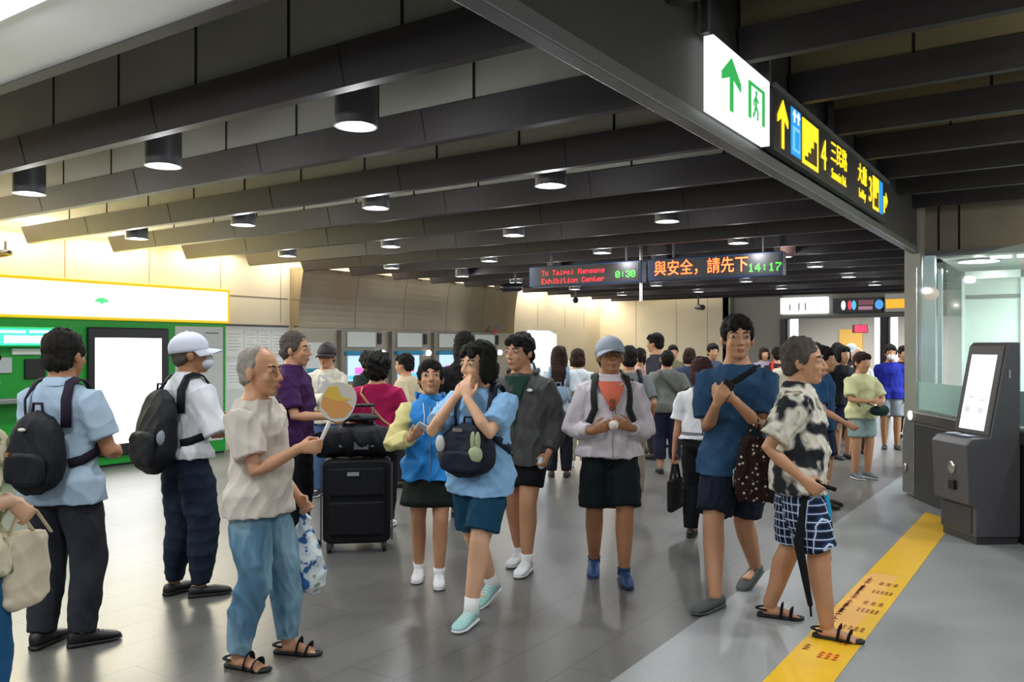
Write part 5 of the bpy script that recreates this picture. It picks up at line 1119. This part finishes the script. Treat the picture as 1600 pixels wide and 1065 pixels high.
o = p.put(p.ribbon(P_, N_, .045, .008), 'sling_bag', cloth('sling_khaki', '#4f5048')); tag(o, 'broad khaki sling strap across the grey tee with cropped trousers', 'bag')
p.put(MB().ell(tuple(p.surf(.02, -.6, .07, True)), (.06, .11, .09)), 'pouch', cloth('sling_khaki', '#4f5048'), o)
far('person in dark blue top with glowing phone light near the end wall', (-5.03, 12.3), 10, 1.58, 'bob', 'brown', '#3d4560', '#22232b')
far('person in slate blue shirt partly behind the tall navy tee', (-5.0, 13.2), 175, 1.66, 'short', 'black', '#4b5468', '#2b2c33')
p = far('person in cream top right behind the tall navy tee', (-3.47, 12.15), 20, 1.60, 'bob', 'black', '#d6cfba', '#6e675c')
p = far('person in black top with a red backpack in the crowd', (-4.2, 14.07), 5, 1.60, 'short', 'black', '#2a2a2e', '#23242a'); p.backpack('red backpack in the crowd under the far portal', cloth('pack_red', '#d2382f'), .06, .25, .28, .14, pocket=False)
p = far('person in blue sleeve and navy skirt with one arm hanging forward', (-2.15, 8.68), 120, 1.60, 'short', 'black', '#25486e', '#1f2940', 'skirt', res=.0125, RA={'w': (.2, .25, .86), 'c': .5})
p = far('person in black top and navy skirt walking in the crowd', (-2.84, 12.58), 165, 1.62, 'bob', 'black', '#191a20', '#1d2440', 'skirt')
p = far('person in pale yellow tee with a dark bag at the waist', (-2.22, 10.82), 165, 1.53, 'short', 'brown', '#d9d8a6', '#93a8a6', fr=.42, res=.0125, RA={'w': (.06, .26, .95), 'e': (1, -.3, -.8)}, LA={'w': (-.08, .26, .93), 'e': (-1, -.3, -.8)}, shoe=mat('shoe_slate', '#5a6066', .6))
q = MB().ell((-.07, .24, .84), (.14, .06, .07)); o = p.put(q, 'waist_bag', cloth('bag_darkteal', '#1d3230'), voxel=.012, amp=.01); tag(o, 'dark teal bag held in front of the pale yellow tee', 'bag')
p.put(MB().tube([p.surf(.05, 1.0, .03), p.surf(.12, .2, .03), (-.0, .20, .90)], .008, 6), 'strap', cloth('bag_darkteal', '#1d3230'), o)
p = far('person in royal blue polo and grey shorts wearing a white mask', (-2.49, 14.27), 198, 1.64, 'short', 'black', '#1c2384', '#7b7d86', fr=.45, res=.0125, skin='brown'); p.mask(mat('mask_white', '#dcdcdc', .8))
p = far('person in pale cap and dark top in the crowd under the portal', (-3.3, 15.3), 190, 1.66, 'crop', 'black', '#3a3138', '#2a2b30'); p.cap(mat('cap_palegrey', '#b7b9bd', .7))
far('white-haired person in light shirt in the crowd under the portal', (-2.80, 13.4), 185, 1.58, 'crop', 'white', '#c4c0bc', '#55565a')
far('person in maroon top beside the gate column', (-2.64, 16.34), 182, 1.62, 'short', 'brown', '#4a2a30', '#2c2c32')
far('person in dark brown shirt in the crowd behind the leaf print shirt', (-3.62, 15.68), 178, 1.68, 'short', 'black', '#5a463c', '#2c2a2a')
far('person in black tee just behind the pale yellow tee', (-3.35, 12.95), 170, 1.64, 'short', 'black', '#1d1b20', '#26262c')
far('person in cream jacket close to the ticket machine screens', (-6.4, 7.26), -70, 1.52, 'short', 'black', '#d6c6a4', '#2b2d34', sleeve=.9)
far('person in dark green top standing at the first ticket machine', (-7.9, 8.2), -40, 1.52, 'curly', 'black', '#24302c', '#22242a')
far('person in olive shirt deep in the crowd near the end wall', (-6.3, 14.6), 175, 1.64, 'short', 'black', '#6e6a50', '#33322f')
far('person in lilac top deep in the crowd before the portal', (-5.1, 16.2), 180, 1.60, 'bob', 'brown', '#9a8fa6', '#3b3a40')
far('person in grey hoodie deep in the crowd before the portal', (-4.4, 17.3), 178, 1.70, 'short', 'black', '#63666b', '#2d2f36', sleeve=.95)
far('person in orange top deep in the crowd before the portal', (-4.0, 17.0), 186, 1.60, 'tail', 'black', '#c26a3a', '#3a3a44')
far('person in white tee walking through the portal', (-4.9, 19.0), 0, 1.68, 'short', 'black', '#d5d7d8', '#2e3440')
finish_skins()
